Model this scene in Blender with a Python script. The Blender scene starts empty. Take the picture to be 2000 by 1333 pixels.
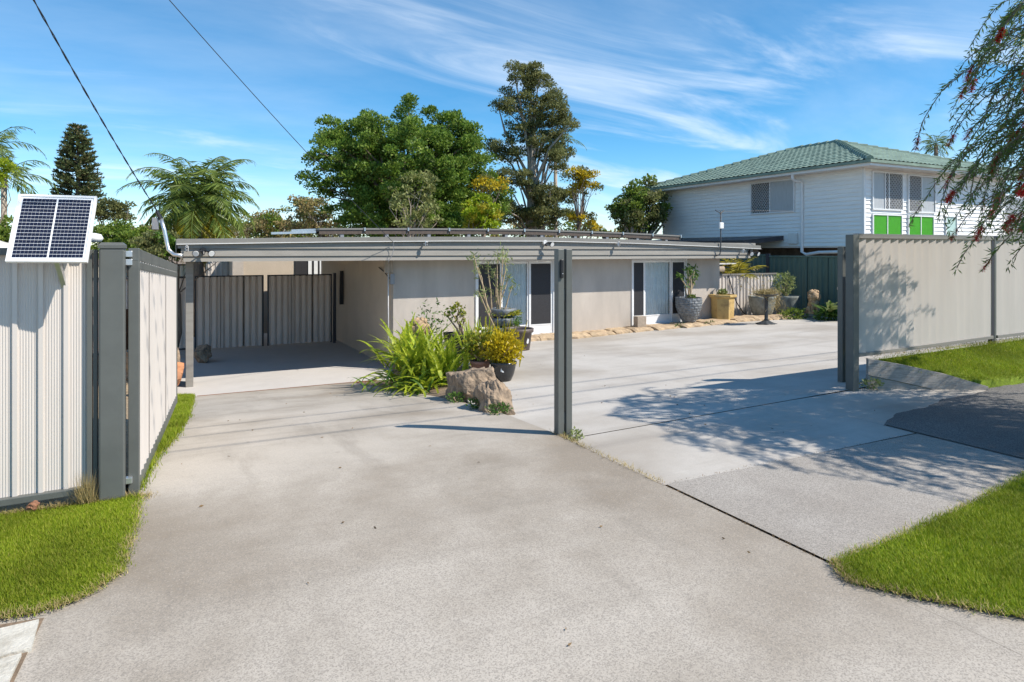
import bpy, math, random
import numpy as np
from mathutils import Vector
R_ = math.radians
random.seed(7); RNG = np.random.default_rng(7)
SC = bpy.context.scene
COL = SC.collection
# world axes: X along the street fence, Y into the block, Z up (metres)
TH = R_(27); FW = (math.sin(TH), math.cos(TH)); RT = (math.cos(TH), -math.sin(TH)); CAM = (.39, -5.56, 1.78)

def at(px, py, d):          # point at depth d along the survey sight line (used to place far trees)
    k = (px-1000)/1300; m = (491-py)/1300
    return (CAM[0]+d*(FW[0]+k*RT[0]), CAM[1]+d*(FW[1]+k*RT[1]), CAM[2]+d*m)

# ------------------------------------------------------------------ camera, sky, sun, exposure
cd = bpy.data.cameras.new('camera'); cam = bpy.data.objects.new('camera', cd); COL.objects.link(cam)
cam.location = CAM; cam.rotation_euler = (R_(90), 0, -TH)
cd.sensor_width = 36; cd.lens = 36*1300/2000; cd.shift_y = (491-666.5)/2000; cd.clip_start = .05; cd.clip_end = 3000
SC.camera = cam
SUN_EL = R_(47); SX, SY = .711, -.703
W = bpy.data.worlds.new('World'); SC.world = W; W.use_nodes = True
nt = W.node_tree; nt.nodes.clear(); N = nt.nodes.new; L = nt.links.new
sky = N('ShaderNodeTexSky'); sky.sky_type = 'NISHITA'; sky.sun_disc = False; sky.sun_elevation = SUN_EL; sky.sun_rotation = math.atan2(SX, SY)
sky.air_density = .8; sky.dust_density = .0; sky.ozone_density = 3.0; sky.altitude = 50
hs = N('ShaderNodeHueSaturation'); hs.inputs['Hue'].default_value = .49; hs.inputs['Saturation'].default_value = 1.34; hs.inputs['Value'].default_value = .78; L(sky.outputs[0], hs.inputs['Color'])
tc = N('ShaderNodeTexCoord'); sep = N('ShaderNodeSeparateXYZ'); L(tc.outputs['Generated'], sep.inputs[0])
def M_(op, a, b=None):
    n = N('ShaderNodeMath'); n.operation = op
    for i, v in enumerate((a, b)):
        if v is None: continue
        if isinstance(v, (int, float)): n.inputs[i].default_value = v
        else: L(v, n.inputs[i])
    return n.outputs[0]
den = M_('ADD', M_('MAXIMUM', sep.outputs[2], 0.0), .16)
cb = N('ShaderNodeCombineXYZ'); L(M_('DIVIDE', sep.outputs[0], den), cb.inputs[0]); L(M_('DIVIDE', sep.outputs[1], den), cb.inputs[1])
def cloud(rot, sc, seed, lo, hi, dist):
    mp = N('ShaderNodeMapping'); mp.inputs['Rotation'].default_value = (0, 0, R_(rot)); mp.inputs['Scale'].default_value = sc; mp.inputs['Location'].default_value = seed
    L(cb.outputs[0], mp.inputs[0])
    nz = N('ShaderNodeTexNoise'); nz.inputs['Scale'].default_value = 1; nz.inputs['Detail'].default_value = 9; nz.inputs['Roughness'].default_value = .58; nz.inputs['Distortion'].default_value = dist
    L(mp.outputs[0], nz.inputs['Vector'])
    mr = N('ShaderNodeMapRange'); mr.interpolation_type = 'SMOOTHSTEP'; mr.inputs[1].default_value = lo; mr.inputs[2].default_value = hi
    L(nz.outputs[0], mr.inputs[0]); return mr.outputs[0]
c1 = cloud(-62, (.55, 1.9, 1), (3.1, 1.45, 0), .51, .84, .9)      # streaked cirrus
c2 = cloud(-50, (.28, .55, 1), (7.3, 4.2, 0), .40, .78, .4)       # thin veil
fac = M_('MINIMUM', M_('ADD', M_('MULTIPLY', c1, .72), M_('MULTIPLY', c2, .36)), .85)
mx = N('ShaderNodeMix'); mx.data_type = 'RGBA'; L(fac, mx.inputs[0]); L(hs.outputs[0], mx.inputs[6]); mx.inputs[7].default_value = (4.9, 5.3, 5.7, 1)
bg = N('ShaderNodeBackground'); bg.inputs[1].default_value = .15; L(mx.outputs[2], bg.inputs[0])
wo = N('ShaderNodeOutputWorld'); L(bg.outputs[0], wo.inputs[0])
sd = bpy.data.lights.new('sun', 'SUN'); sd.energy = 4.2; sd.angle = R_(.53); sd.color = (1, .925, .815)
sun = bpy.data.objects.new('sun', sd); COL.objects.link(sun)
ch = math.cos(SUN_EL)
sun.rotation_euler = Vector((SX*ch, SY*ch, math.sin(SUN_EL))).to_track_quat('Z', 'Y').to_euler(); sun.location = (10, -10, 20)
SC.view_settings.view_transform = 'Standard'; SC.view_settings.look = 'None'; SC.view_settings.gamma = 1; SC.view_settings.exposure = .62
SC.cycles.max_bounces = 7; SC.cycles.transparent_max_bounces = 10

# ------------------------------------------------------------------ materials
MATS = {}
def nodes(name):
    m = bpy.data.materials.new(name); m.use_nodes = True; t = m.node_tree
    return m, t, t.nodes['Principled BSDF'], t.nodes.new, t.links.new
def C4(c): return (c[0], c[1], c[2], 1)
def mat(name, col, rough=.65, var=.12, scale=3., bump=0., bscale=80., metal=0., spec=.4, col2=None, lo=.35, hi=.65, stretch=None, coords='Object'):
    if name in MATS: return MATS[name]
    m, t, p, n, l = nodes(name); MATS[name] = m
    co = n('ShaderNodeTexCoord'); src = co.outputs[coords]
    if stretch:
        mp = n('ShaderNodeMapping'); mp.inputs['Scale'].default_value = stretch; l(src, mp.inputs[0]); src = mp.outputs[0]
    nz = n('ShaderNodeTexNoise'); nz.inputs['Scale'].default_value = scale; nz.inputs['Detail'].default_value = 7; nz.inputs['Roughness'].default_value = .65; l(src, nz.inputs['Vector'])
    rp = n('ShaderNodeMapRange'); rp.inputs[1].default_value = lo; rp.inputs[2].default_value = hi; l(nz.outputs[0], rp.inputs[0])
    mx = n('ShaderNodeMix'); mx.data_type = 'RGBA'; l(rp.outputs[0], mx.inputs[0])
    a = col if col2 else tuple(c*(1-var) for c in col); b = col2 if col2 else tuple(min(1, c*(1+var)) for c in col)
    mx.inputs[6].default_value = C4(a); mx.inputs[7].default_value = C4(b); l(mx.outputs[2], p.inputs['Base Color'])
    p.inputs['Roughness'].default_value = rough; p.inputs['Metallic'].default_value = metal; p.inputs['Specular IOR Level'].default_value = spec
    if bump:
        n2 = n('ShaderNodeTexNoise'); n2.inputs['Scale'].default_value = bscale; n2.inputs['Detail'].default_value = 5; l(src, n2.inputs['Vector'])
        bp = n('ShaderNodeBump'); bp.inputs['Strength'].default_value = bump; bp.inputs['Distance'].default_value = .02; l(n2.outputs[0], bp.inputs['Height']); l(bp.outputs[0], p.inputs['Normal'])
    return m
def leafmat(name, c1, c2, trans=.35, rough=.5, c3=None):
    if name in MATS: return MATS[name]
    m, t, p, n, l = nodes(name); MATS[name] = m
    g = n('ShaderNodeNewGeometry'); cr = n('ShaderNodeValToRGB'); l(g.outputs['Random Per Island'], cr.inputs[0])
    cr.color_ramp.elements[0].color = C4(c1); cr.color_ramp.elements[1].color = C4(c2)
    if c3: e = cr.color_ramp.elements.new(.8); e.color = C4(c2); cr.color_ramp.elements[-1].color = C4(c3)
    nz = n('ShaderNodeTexNoise'); nz.inputs['Scale'].default_value = 1.3; co = n('ShaderNodeTexCoord'); l(co.outputs['Object'], nz.inputs['Vector'])
    mr = n('ShaderNodeMapRange'); mr.inputs[1].default_value = .3; mr.inputs[2].default_value = .7; mr.inputs[3].default_value = .72; mr.inputs[4].default_value = 1.25; l(nz.outputs[0], mr.inputs[0])
    mm = n('ShaderNodeMix'); mm.data_type = 'RGBA'; mm.blend_type = 'MULTIPLY'; mm.inputs[0].default_value = 1; l(cr.outputs[0], mm.inputs[6]); l(mr.outputs[0], mm.inputs[7])
    l(mm.outputs[2], p.inputs['Base Color']); p.inputs['Roughness'].default_value = rough; p.inputs['Specular IOR Level'].default_value = .3
    tr = n('ShaderNodeBsdfTranslucent'); l(mm.outputs[2], tr.inputs[0]); ms = n('ShaderNodeMixShader'); ms.inputs[0].default_value = trans
    l(p.outputs[0], ms.inputs[1]); l(tr.outputs[0], ms.inputs[2]); l(ms.outputs[0], t.nodes['Material Output'].inputs[0])
    return m
def concrete(name, base, stain, speck, speck_amt, streak=0., sp=.47, dirt=0., wear_in=1.):
    m, t, p, n, l = nodes(name); MATS[name] = m
    co = n('ShaderNodeTexCoord').outputs['Object']
    def noise(sc, det=6, ro=.6, st=None):
        s = co
        if st: mp = n('ShaderNodeMapping'); mp.inputs['Scale'].default_value = st; mp.inputs['Rotation'].default_value = (0, 0, .5); l(co, mp.inputs[0]); s = mp.outputs[0]
        z = n('ShaderNodeTexNoise'); z.inputs['Scale'].default_value = sc; z.inputs['Detail'].default_value = det; z.inputs['Roughness'].default_value = ro; l(s, z.inputs['Vector']); return z.outputs[0]
    def rng(x, a, b, c=0., d=1.):
        r = n('ShaderNodeMapRange'); l(x, r.inputs[0])
        for i, v in enumerate((a, b, c, d)): r.inputs[i+1].default_value = v
        return r.outputs[0]
    def mix(f, a, b, bt='MIX'):
        q = n('ShaderNodeMix'); q.data_type = 'RGBA'; q.blend_type = bt
        if isinstance(f, float): q.inputs[0].default_value = f
        else: l(f, q.inputs[0])
        for i, v in ((6, a), (7, b)):
            if isinstance(v, tuple): q.inputs[i].default_value = C4(v)
            else: l(v, q.inputs[i])
        return q.outputs[2]
    c = mix(rng(noise(.55, 8, .62), .42, .68), base, stain)
    c = mix(rng(noise(2.7, 6, .7), .35, .75, 0, .55), c, tuple(x*1.13 for x in base))
    if dirt:
        c = mix(rng(noise(.38, 5, .55), .50, .66, 0, dirt), c, tuple(x*.72 for x in (stain[0]*1.06, stain[1], stain[2]*.92)))
        c = mix(rng(noise(.9, 7, .7, (1.6, .3, 1)), .55, .75, 0, dirt*.7), c, tuple(x*.66 for x in stain))
        v2 = n('ShaderNodeTexVoronoi'); v2.inputs['Scale'].default_value = 1.7; l(co, v2.inputs['Vector']); c = mix(rng(v2.outputs['Distance'], .01, .05, dirt*.3, 0), c, (.12, .10, .085))
    if streak: c = mix(rng(noise(1.1, 7, .6, (.25, 2.2, 1)), .54, .72, 0, streak), c, tuple(x*.62 for x in stain))
    g = noise(140, 2, .9); va = n('ShaderNodeTexVoronoi'); va.inputs['Scale'].default_value = 160; l(co, va.inputs['Vector']); sx_ = n('ShaderNodeSeparateXYZ'); l(va.outputs['Color'], sx_.inputs[0])
    wy = n('ShaderNodeSeparateXYZ'); l(co, wy.inputs[0]); wear = rng(wy.outputs[1], -1.8, .8, 1., wear_in)
    def mul(a_, b_): q = n('ShaderNodeMath'); q.operation = 'MULTIPLY'; l(a_, q.inputs[0]); l(b_, q.inputs[1]); return q.outputs[0]
    c = mix(mul(rng(sx_.outputs[0], sp-.35, sp+.25, speck_amt, 0), wear), c, speck); c = mix(mul(rng(sx_.outputs[1], .82, .97, 0, speck_amt*.45), wear), c, tuple(min(1, x*1.25) for x in base))
    vo = n('ShaderNodeTexVoronoi'); vo.inputs['Scale'].default_value = 75; l(co, vo.inputs['Vector'])
    c = mix(rng(vo.outputs['Distance'], .08, .24, speck_amt*.9, 0), c, tuple(x*.6 for x in speck))
    c = mix(rng(noise(170, 2, .6), .58, .7, 0, speck_amt*.3), c, tuple(min(1, x*1.2) for x in base))
    l(c, p.inputs['Base Color']); p.inputs['Roughness'].default_value = .88; p.inputs['Specular IOR Level'].default_value = .25
    bp = n('ShaderNodeBump'); bp.inputs['Strength'].default_value = .2; bp.inputs['Distance'].default_value = .003; l(g, bp.inputs['Height']); l(bp.outputs[0], p.inputs['Normal'])
    return m
concrete('driveway', (.45, .408, .355), (.30, .262, .215), (.20, .18, .16), .62, .35, .42, .8, .35)
concrete('courtyard', (.49, .462, .425), (.385, .352, .315), (.30, .275, .25), .25, .4, .4, .6)
concrete('pad', (.40, .37, .335), (.31, .28, .25), (.16, .148, .135), .65, .2, .48, .5)
concrete('asphalt', (.20, .192, .185), (.12, .116, .112), (.045, .044, .043), .8)
concrete('carport_floor', (.50, .475, .45), (.46, .435, .41), (.3, .28, .26), .1)
mat('soil', (.20, .145, .10), .95, .3, 6, .6, 40)
mat('dry_soil', (.33, .25, .16), .95, .35, 9, .8, 60)
mat('sheet', (.60, .55, .505), .45, .05, 1.4, 0, stretch=(3, 3, .4))
mat('sheet_shade', (.72, .62, .545), .5, .08, 2, stretch=(3, 3, .5))
mat('cream_sheet', (.72, .64, .50), .5, .05, 2)
mat('green_sheet', (.085, .145, .125), .5, .12, 3, stretch=(3, 3, .5))
mat('frame_grey', (.105, .112, .105), .42, .08, 4, .05, 200, spec=.5)
mat('frame_dark', (.045, .045, .055), .45, .1, 4)
mat('galv', (.62, .64, .66), .35, .08, 12, metal=.85)
mat('stucco', (.52, .468, .415), .9, .11, .9, .6, 130, stretch=(1.6, 1.6, .5))
mat('stucco_tan', (.55, .47, .375), .9, .06, 1.2, .55, 150)
mat('fascia', (.255, .24, .215), .6, .09, 3, .15, 60, stretch=(.6, 6, 6))
mat('cap_metal', (.215, .205, .187), .4, .06, 2)
mat('lip', (.72, .71, .69), .4, .05, 4)
mat('roof_metal', (.16, .155, .15), .5, .1, 2)
mat('white_paint', (.76, .77, .78), .4, .04, 5)
mat('weatherboard', (.86, .86, .85), .5, .05, 2.2, .08, 60, stretch=(.5, .5, 5))
mat('win_curtain', (.42, .44, .46), .35, .12, 6, stretch=(12, 12, .5))
mat('screen', (.03, .03, .034), .55, .3, 60, .3, 300)
mat('curtain', (.78, .80, .80), .9, .06, 8)
mat('black_plastic', (.02, .02, .022), .35, .2, 20)
mat('white_plastic', (.75, .75, .74), .35, .04, 10)
mat('brown_metal', (.10, .075, .06), .5, .2, 15)
mat('panel_dark', (.03, .03, .04), .2, .2, 3)
mat('cell', (.012, .013, .03), .12, .25, 30, spec=.6)
mat('backsheet', (.82, .83, .84), .35, .03, 10)
mat('roof_tile', (.20, .27, .215), .55, .22, 2.2, .2, 30)
mat('timber', (.36, .335, .31), .85, .28, 7, .5, 30, stretch=(1.2, 1.2, 14))
mat('sandstone', (.55, .42, .27), .92, .2, 6, .7, 25, col2=(.34, .25, .17))
mat('rock_brown', (.37, .275, .19), .95, .3, 6, 1., 26, col2=(.10, .08, .062), lo=.42, hi=.68)
mat('rock_orange', (.60, .25, .11), .92, .3, 5, .8, 18, col2=(.45, .22, .12))
mat('terracotta', (.30, .155, .115), .75, .15, 8)
mat('glaze_black', (.022, .024, .026), .18, .3, 6, spec=.6)
mat('tub_brown', (.105, .082, .075), .5, .12, 8)
mat('weave_grey', (.17, .185, .20), .5, .35, 12, .4, 40)
mat('ochre', (.52, .37, .15), .9, .3, 4, .4, 30, col2=(.22, .15, .08), lo=.48, hi=.75)
mat('bowl_grey', (.26, .28, .26), .85, .3, 7, .5, 40, col2=(.14, .15, .14))
mat('statue', (.58, .42, .26), .9, .25, 14, .7, 40, col2=(.30, .2, .12))
mat('cement_block', (.36, .30, .24), .95, .15, 15, .6, 90)
mat('iron', (.045, .05, .055), .5, .3, 20)
mat('brick', (.42, .21, .10), .9, .2, 12, .4, 60)
mat('undercroft', (.13, .105, .09), .9, .3, 4)  # neighbour's lower wall, shadow under the upper storey painted in as a dark tone
mat('rust', (.25, .12, .07), .85, .3, 12, .4, 50)
mat('bark', (.20, .155, .12), .95, .3, 5, .8, 20, stretch=(4, 4, .7))
mat('bark_pale', (.38, .32, .26), .95, .3, 5, .6, 20, stretch=(4, 4, .7))
mat('stem', (.40, .31, .20), .85, .2, 12)
mat('green_panel', (.10, .46, .035), .5, .06, 3)
mat('door_teal', (.45, .62, .58), .5, .05, 3)
mat('cable', (.03, .035, .045), .6, .1, 10)
mat('dry', (.46, .34, .17), .9, .3, 10)
mat('corner_iron', (.30, .30, .31), .5, .1, 5, metal=.4)
mat('flower_red', (.55, .02, .03), .6, .3, 30)
leafmat('grass', (.15, .235, .01), (.29, .355, .014), .35, .7, (.46, .43, .09))
leafmat('grass_dry', (.34, .26, .10), (.50, .40, .2), .2, .8)
leafmat('fern', (.22, .33, .02), (.50, .54, .05), .45, .45)
leafmat('litter', (.10, .065, .035), (.26, .17, .08), .1, .8)
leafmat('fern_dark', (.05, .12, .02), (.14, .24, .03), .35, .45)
leafmat('yellow_leaf', (.40, .33, .012), (.66, .50, .02), .35, .4, (.26, .26, .02))
leafmat('jade', (.14, .22, .03), (.40, .34, .03), .25, .35)
leafmat('green_leaf', (.055, .13, .025), (.15, .26, .05), .35, .4)
leafmat('pale_leaf', (.20, .27, .09), (.34, .38, .16), .4, .5)
leafmat('big_tree', (.075, .15, .022), (.20, .31, .045), .45, .5, (.33, .42, .08))
leafmat('olive', (.11, .13, .045), (.25, .255, .095), .38, .6)
leafmat('wattle', (.50, .38, .015), (.66, .5, .03), .35, .6, (.2, .22, .05))
leafmat('lime', (.22, .33, .015), (.40, .46, .03), .45, .5)
leafmat('pale_tree', (.17, .21, .06), (.32, .33, .13), .35, .6)
leafmat('dry_tree', (.25, .19, .08), (.42, .34, .15), .3, .7, (.2, .22, .05))
leafmat('bush', (.09, .16, .02), (.24, .31, .05), .4, .5)
leafmat('pine', (.06, .10, .045), (.14, .17, .06), .3, .6, (.24, .18, .08))
leafmat('palm', (.09, .155, .03), (.25, .31, .07), .42, .4)
leafmat('palm_yellow', (.26, .26, .02), (.48, .38, .03), .35, .5)
leafmat('bottlebrush', (.07, .14, .035), (.17, .25, .06), .4, .45, (.26, .28, .09))
leafmat('flower', (.5, .012, .02), (.75, .04, .05), .3, .6)
def glassmat():
    m, t, p, n, l = nodes('glass'); MATS['glass'] = m
    tb = n('ShaderNodeBsdfTransparent'); tb.inputs[0].default_value = (.95, .97, .97, 1); gl = n('ShaderNodeBsdfGlossy'); gl.inputs['Roughness'].default_value = .03
    fr = n('ShaderNodeFresnel'); fr.inputs[0].default_value = 1.3; ms = n('ShaderNodeMixShader'); l(fr.outputs[0], ms.inputs[0]); l(tb.outputs[0], ms.inputs[1]); l(gl.outputs[0], ms.inputs[2]); l(ms.outputs[0], t.nodes['Material Output'].inputs[0])
glassmat()

# ------------------------------------------------------------------ geometry helpers
class MB:
    def __init__(s): s.v = []; s.f = []
    def add(s, vs, fs):
        o = len(s.v); s.v += [tuple(p) for p in vs]; s.f += [tuple(i+o for i in f) for f in fs]; return s
    def box(s, x0, x1, y0, y1, z0, z1):
        return s.add([(x0,y0,z0),(x1,y0,z0),(x1,y1,z0),(x0,y1,z0),(x0,y0,z1),(x1,y0,z1),(x1,y1,z1),(x0,y1,z1)], [(3,2,1,0),(4,5,6,7),(0,1,5,4),(1,2,6,5),(2,3,7,6),(3,0,4,7)])
    def bar(s, p, q, w, h, up=(0, 0, 1)):      # box beam from p to q, w across, h along up
        p = Vector(p); q = Vector(q); d = (q-p).normalized(); u = Vector(up); sd = d.cross(u).normalized(); u = sd.cross(d)
        vs = [c+sd*sx*w/2+u*sz*h/2 for c in (p, q) for sx, sz in ((-1,-1),(1,-1),(1,1),(-1,1))]
        return s.add(vs, [(0,1,2,3),(7,6,5,4),(0,4,5,1),(1,5,6,2),(2,6,7,3),(3,7,4,0)])
    def tube(s, pts, r, n=8, cap=True):
        pts = [Vector(p) for p in pts]; r = r if isinstance(r, (list, tuple)) else [r]*len(pts)
        vs = []; fs = []; prev = None
        for i, p in enumerate(pts):
            d = (pts[min(i+1, len(pts)-1)]-pts[max(i-1, 0)]).normalized()
            a = d.cross(Vector((0, 0, 1)) if abs(d.z) < .95 else Vector((1, 0, 0))).normalized()
            if prev is not None:
                a = (prev-d*prev.dot(d)); a = a.normalized() if a.length > 1e-5 else d.orthogonal().normalized()
            prev = a; b = d.cross(a)
            vs += [p+(a*math.cos(t)+b*math.sin(t))*r[i] for t in [2*math.pi*k/n for k in range(n)]]
        for i in range(len(pts)-1):
            for k in range(n): fs.append((i*n+k, i*n+(k+1)%n, (i+1)*n+(k+1)%n, (i+1)*n+k))
        if cap: fs.append(tuple(range(n-1, -1, -1))); fs.append(tuple(range((len(pts)-1)*n, len(pts)*n)))
        return s.add(vs, fs)
    def lathe(s, prof, n=28, c=(0, 0, 0), mod=None):
        vs = []; fs = []
        for j, (r, z) in enumerate(prof):
            for k in range(n):
                t = 2*math.pi*k/n; rr = r*(mod(t, z) if mod else 1); vs.append((c[0]+rr*math.cos(t), c[1]+rr*math.sin(t), c[2]+z))
        for j in range(len(prof)-1):
            for k in range(n): fs.append((j*n+k, j*n+(k+1)%n, (j+1)*n+(k+1)%n, (j+1)*n+k))
        fs.append(tuple(range(n-1, -1, -1))); fs.append(tuple(range((len(prof)-1)*n, len(prof)*n)))
        return s.add(vs, fs)
    def blob(s, c, r, seed=0, amp=.25, nu=14, nv=10, facet=0):
        rnd = random.Random(seed); ph = [(rnd.uniform(.8, 3.4), rnd.uniform(.8, 3.4), rnd.uniform(.8, 3.4), rnd.uniform(0, 6)) for _ in range(6)]
        pl = [(Vector((rnd.gauss(0, 1), rnd.gauss(0, 1), rnd.gauss(0, 1))).normalized(), rnd.uniform(.62, .9)) for _ in range(facet)]
        vs = []; fs = []
        for j in range(nv+1):
            for i in range(nu):
                a = 2*math.pi*i/nu; b = math.pi*j/nv; d = Vector((math.sin(b)*math.cos(a), math.sin(b)*math.sin(a), math.cos(b)))
                k = 1+amp*sum(math.sin(p[0]*d.x*2+p[1]*d.y*2+p[2]*d.z*2+p[3]) for p in ph)/3
                for nn, dd in pl:
                    q = d.dot(nn)*k
                    if q > dd: k *= dd/q
                vs.append((c[0]+r[0]*k*d.x, c[1]+r[1]*k*d.y, c[2]+r[2]*k*d.z))
        for j in range(nv):
            for i in range(nu): fs.append((j*nu+i, (j+1)*nu+i, (j+1)*nu+(i+1)%nu, j*nu+(i+1)%nu))
        return s.add(vs, fs)
    def grid(s, x0, x1, y0, y1, nx, ny, zf):
        vs = [(x0+(x1-x0)*i/nx, y0+(y1-y0)*j/ny) for j in range(ny+1) for i in range(nx+1)]
        return s.add([(x, y, zf(x, y)) for x, y in vs], [(j*(nx+1)+i, j*(nx+1)+i+1, (j+1)*(nx+1)+i+1, (j+1)*(nx+1)+i) for j in range(ny) for i in range(nx)])
    def build(s, name, m, parent=None, smooth=False, bevel=0):
        me = bpy.data.meshes.new(name); off = Vector((0, 0, 0)); p = parent
        while p is not None: off += p.location; p = p.parent
        me.from_pydata([(x-off.x, y-off.y, z-off.z) for x, y, z in s.v], [], s.f); me.update()
        return link(name, me, m, parent, smooth, bevel)
def link(name, me, m, parent=None, smooth=False, bevel=0):
    o = bpy.data.objects.new(name, me); COL.objects.link(o); me.materials.append(MATS[m] if isinstance(m, str) else m)
    if smooth: me.polygons.foreach_set('use_smooth', [True]*len(me.polygons))
    if parent is not None: o.parent = parent
    if bevel: b = o.modifiers.new('bevel', 'BEVEL'); b.width = bevel; b.segments = 2; b.limit_method = 'ANGLE'
    return o
def np_obj(name, verts, faces_n, m, parent=None, smooth=False):   # verts (K,n,3): K separate n-gons
    K, n = verts.shape[:2]; me = bpy.data.meshes.new(name); off = np.zeros(3); p = parent
    while p is not None: off += np.array(p.location); p = p.parent
    v = (verts.reshape(-1, 3)-off).astype(np.float32)
    me.vertices.add(K*n); me.vertices.foreach_set('co', v.ravel()); me.loops.add(K*n); me.loops.foreach_set('vertex_index', np.arange(K*n, dtype=np.int32))
    me.polygons.add(K); me.polygons.foreach_set('loop_start', np.arange(0, K*n, n, dtype=np.int32)); me.polygons.foreach_set('loop_total', np.full(K, n, dtype=np.int32))
    me.update(calc_edges=True); me.validate()
    return link(name, me, m, parent, smooth)
def thing(name, label, cat, loc=(0, 0, 0), group=None):
    o = bpy.data.objects.new(name, None); COL.objects.link(o); o.location = loc; o.empty_display_size = .2
    return tag(o, label, cat, group)
def tag(o, label, cat=None, group=None, kind=None):
    o['label'] = label
    if cat: o['category'] = cat
    if group: o['group'] = group
    if kind: o['kind'] = kind
    return o
def structure(o, label): o['kind'] = 'structure'; o['label'] = label; return o
def unit(a): return a/np.maximum(np.linalg.norm(a, axis=-1, keepdims=True), 1e-9)
def leaf_quads(c, size, aspect=.5, direc=None, jitter=1., up=0., rng=RNG):
    """diamond leaves centred on points c (N,3); size scalar or (N,)"""
    n = len(c); d = rng.normal(size=(n, 3))
    if direc is not None: d = direc+jitter*d*.5
    d[:, 2] += up; d = unit(d); s = unit(np.cross(d, rng.normal(size=(n, 3)))); sz = (np.ones(n)*size*rng.uniform(.65, 1.3, n))[:, None]
    return np.stack([c-d*sz*.5, c+s*sz*aspect*.5, c+d*sz*.5, c-s*sz*aspect*.5], 1)
def sheet(mb, P, Q, zb, zt, prof, nrm, d0, d1, period):
    """profiled metal sheet along P->Q between distances d0,d1; zb/zt are functions of distance"""
    P = Vector(P); Q = Vector(Q); d = (Q-P).normalized(); nn = Vector(nrm); ds = []
    k = math.floor(d0/period)
    while k*period < d1:
        for (x, h) in prof:
            t = k*period+x
            if d0+.002 < t < d1-.002: ds.append((t, h))
        k += 1
    px_ = [x for x, _ in prof]+[period]; ph_ = [y for _, y in prof]+[prof[0][1]]
    ds = [(d0, float(np.interp(d0 % period, px_, ph_)))]+ds+[(d1, float(np.interp(d1 % period, px_, ph_)))]
    o = len(mb.v)
    for t, h in ds:
        p = P+d*t+nn*h; mb.v += [(p.x, p.y, zb(t)), (p.x, p.y, zt(t))]
    for i in range(len(ds)-1): mb.f.append((o+2*i, o+2*i+2, o+2*i+3, o+2*i+1))
RIB = [(0, 0)]+[q for i in range(6) for q in ((.006+i*.016, 0), (.010+i*.016, .003), (.015+i*.016, .003), (.018+i*.016, 0))]+[(.104, 0), (.111, .02), (.137, .02)]
TRAP = [(0, 0), (.07, 0), (.09, .03), (.13, .03)]
SAW = [(0, 0), (.145, .046), (.156, .002)]

# ------------------------------------------------------------------ ground levels
def lerp(x, xs, ys): return float(np.interp(x, xs, ys))
def zd(a, b): return lerp(b, [0, 1, 2, 3.3, 5, 8.3], [0, -.045, -.13, -.28, -.5, -.95])
def zc(a, b): return lerp(a, [3.75, 8.1, 9.5], [-.06, .03, .05])+max(b, 0)*lerp(a, [3.75, 9.7, 15], [-.042, -.0576, -.036])
def zright(a, b): return lerp(a, [6.8, 8.2, 9.6], [.0, .02, .05])*lerp(b, [-1.6, -.4], [0, 1])
def zg(a, b):
    if b <= 0: return -.022 if (a < 3.5 or b < -1.9) else -.10
    z = min(zd(a, b), zc(a, b)) if (a < 3.9 or (a < 5.1 and b > 2)) else zc(a, b)
    z = z+(-1.25-z)*lerp(b, [9.2, 9.8], [0, 1]) if a < 16 else z
    return z-.03
xs = sorted(set([-900, -300, -100, -40, -15, 60, 150, 400, 900]+[round(-8+.5*i, 2) for i in range(60)]+[3.6, 3.74, 3.9])); ys = sorted(set([-900, -200, -50, -15, 30, 60, 120, 300, 900]+[round(-6+.5*i, 2) for i in range(48)]+[9.2, 9.8]))
g = MB(); g.v = [(x, y, zg(x, y)) for y in ys for x in xs]; nx = len(xs)
g.f = [(j*nx+i, j*nx+i+1, (j+1)*nx+i+1, (j+1)*nx+i) for j in range(len(ys)-1) for i in range(nx-1)]
structure(g.build('ground', 'soil', smooth=True), 'brown earth under the paving and gardens')
m = MB(); m.grid(.12, 3.724, 0, 8.25, 14, 40, zd); m.grid(-14, 3.722, -14, 0, 30, 40, lambda a, b: 0.); m.grid(3.724, 16, -14, -3.02, 30, 20, lambda a, b: 0.)
structure(m.build('driveway', 'driveway', smooth=True), 'pale exposed aggregate concrete driveway sloping down to the carport')
m = MB(); nb_ = 40; na_ = 50; vs = []
def amin(b): return lerp(b, [0, 2.2, 4, 6, 7.5, 9.5], [3.736, 3.74, 4.3, 4.75, 5.0, 5.05])
for j in range(nb_+1):
    b = .008+(9.5-.008)*j/nb_
    for i in range(na_+1): a = amin(b)+(18.4-amin(b))*i/na_; vs.append((a, b, zc(a, b)))
o0 = len(vs)
for j in range(nb_+1): b = .008+(9.5-.008)*j/nb_; vs.append((amin(b), b, zd(0, b)-.1))
m.add(vs, [(j*(na_+1)+i, j*(na_+1)+i+1, (j+1)*(na_+1)+i+1, (j+1)*(na_+1)+i) for j in range(nb_) for i in range(na_)]+[(j*(na_+1), (j+1)*(na_+1), o0+j+1, o0+j) for j in range(nb_)])
bk = MB(); vs = []
for j in range(31):
    b = 2.0+7.3*j/30; lo_ = lerp(b, [2, 4, 6, 7.5, 9.3], [3.70, 3.72, 4.0, 4.5, 4.88]); hi_ = amin(b)+.06
    for i in range(9): t = i/8; a = lo_+(hi_-lo_)*t; vs.append((a, b, (zd(a, b)-.01)*(1-t**.6)+(zc(a, b)-.03)*t**.6))
bk.add(vs, [(j*9+i, j*9+i+1, (j+1)*9+i+1, (j+1)*9+i) for j in range(30) for i in range(8)]); structure(bk.build('garden_bank', 'soil', smooth=True), 'soil bank under the fern'); structure(m.build('courtyard_paving', 'courtyard', smooth=False), 'light smooth concrete courtyard in front of the house')
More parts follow.
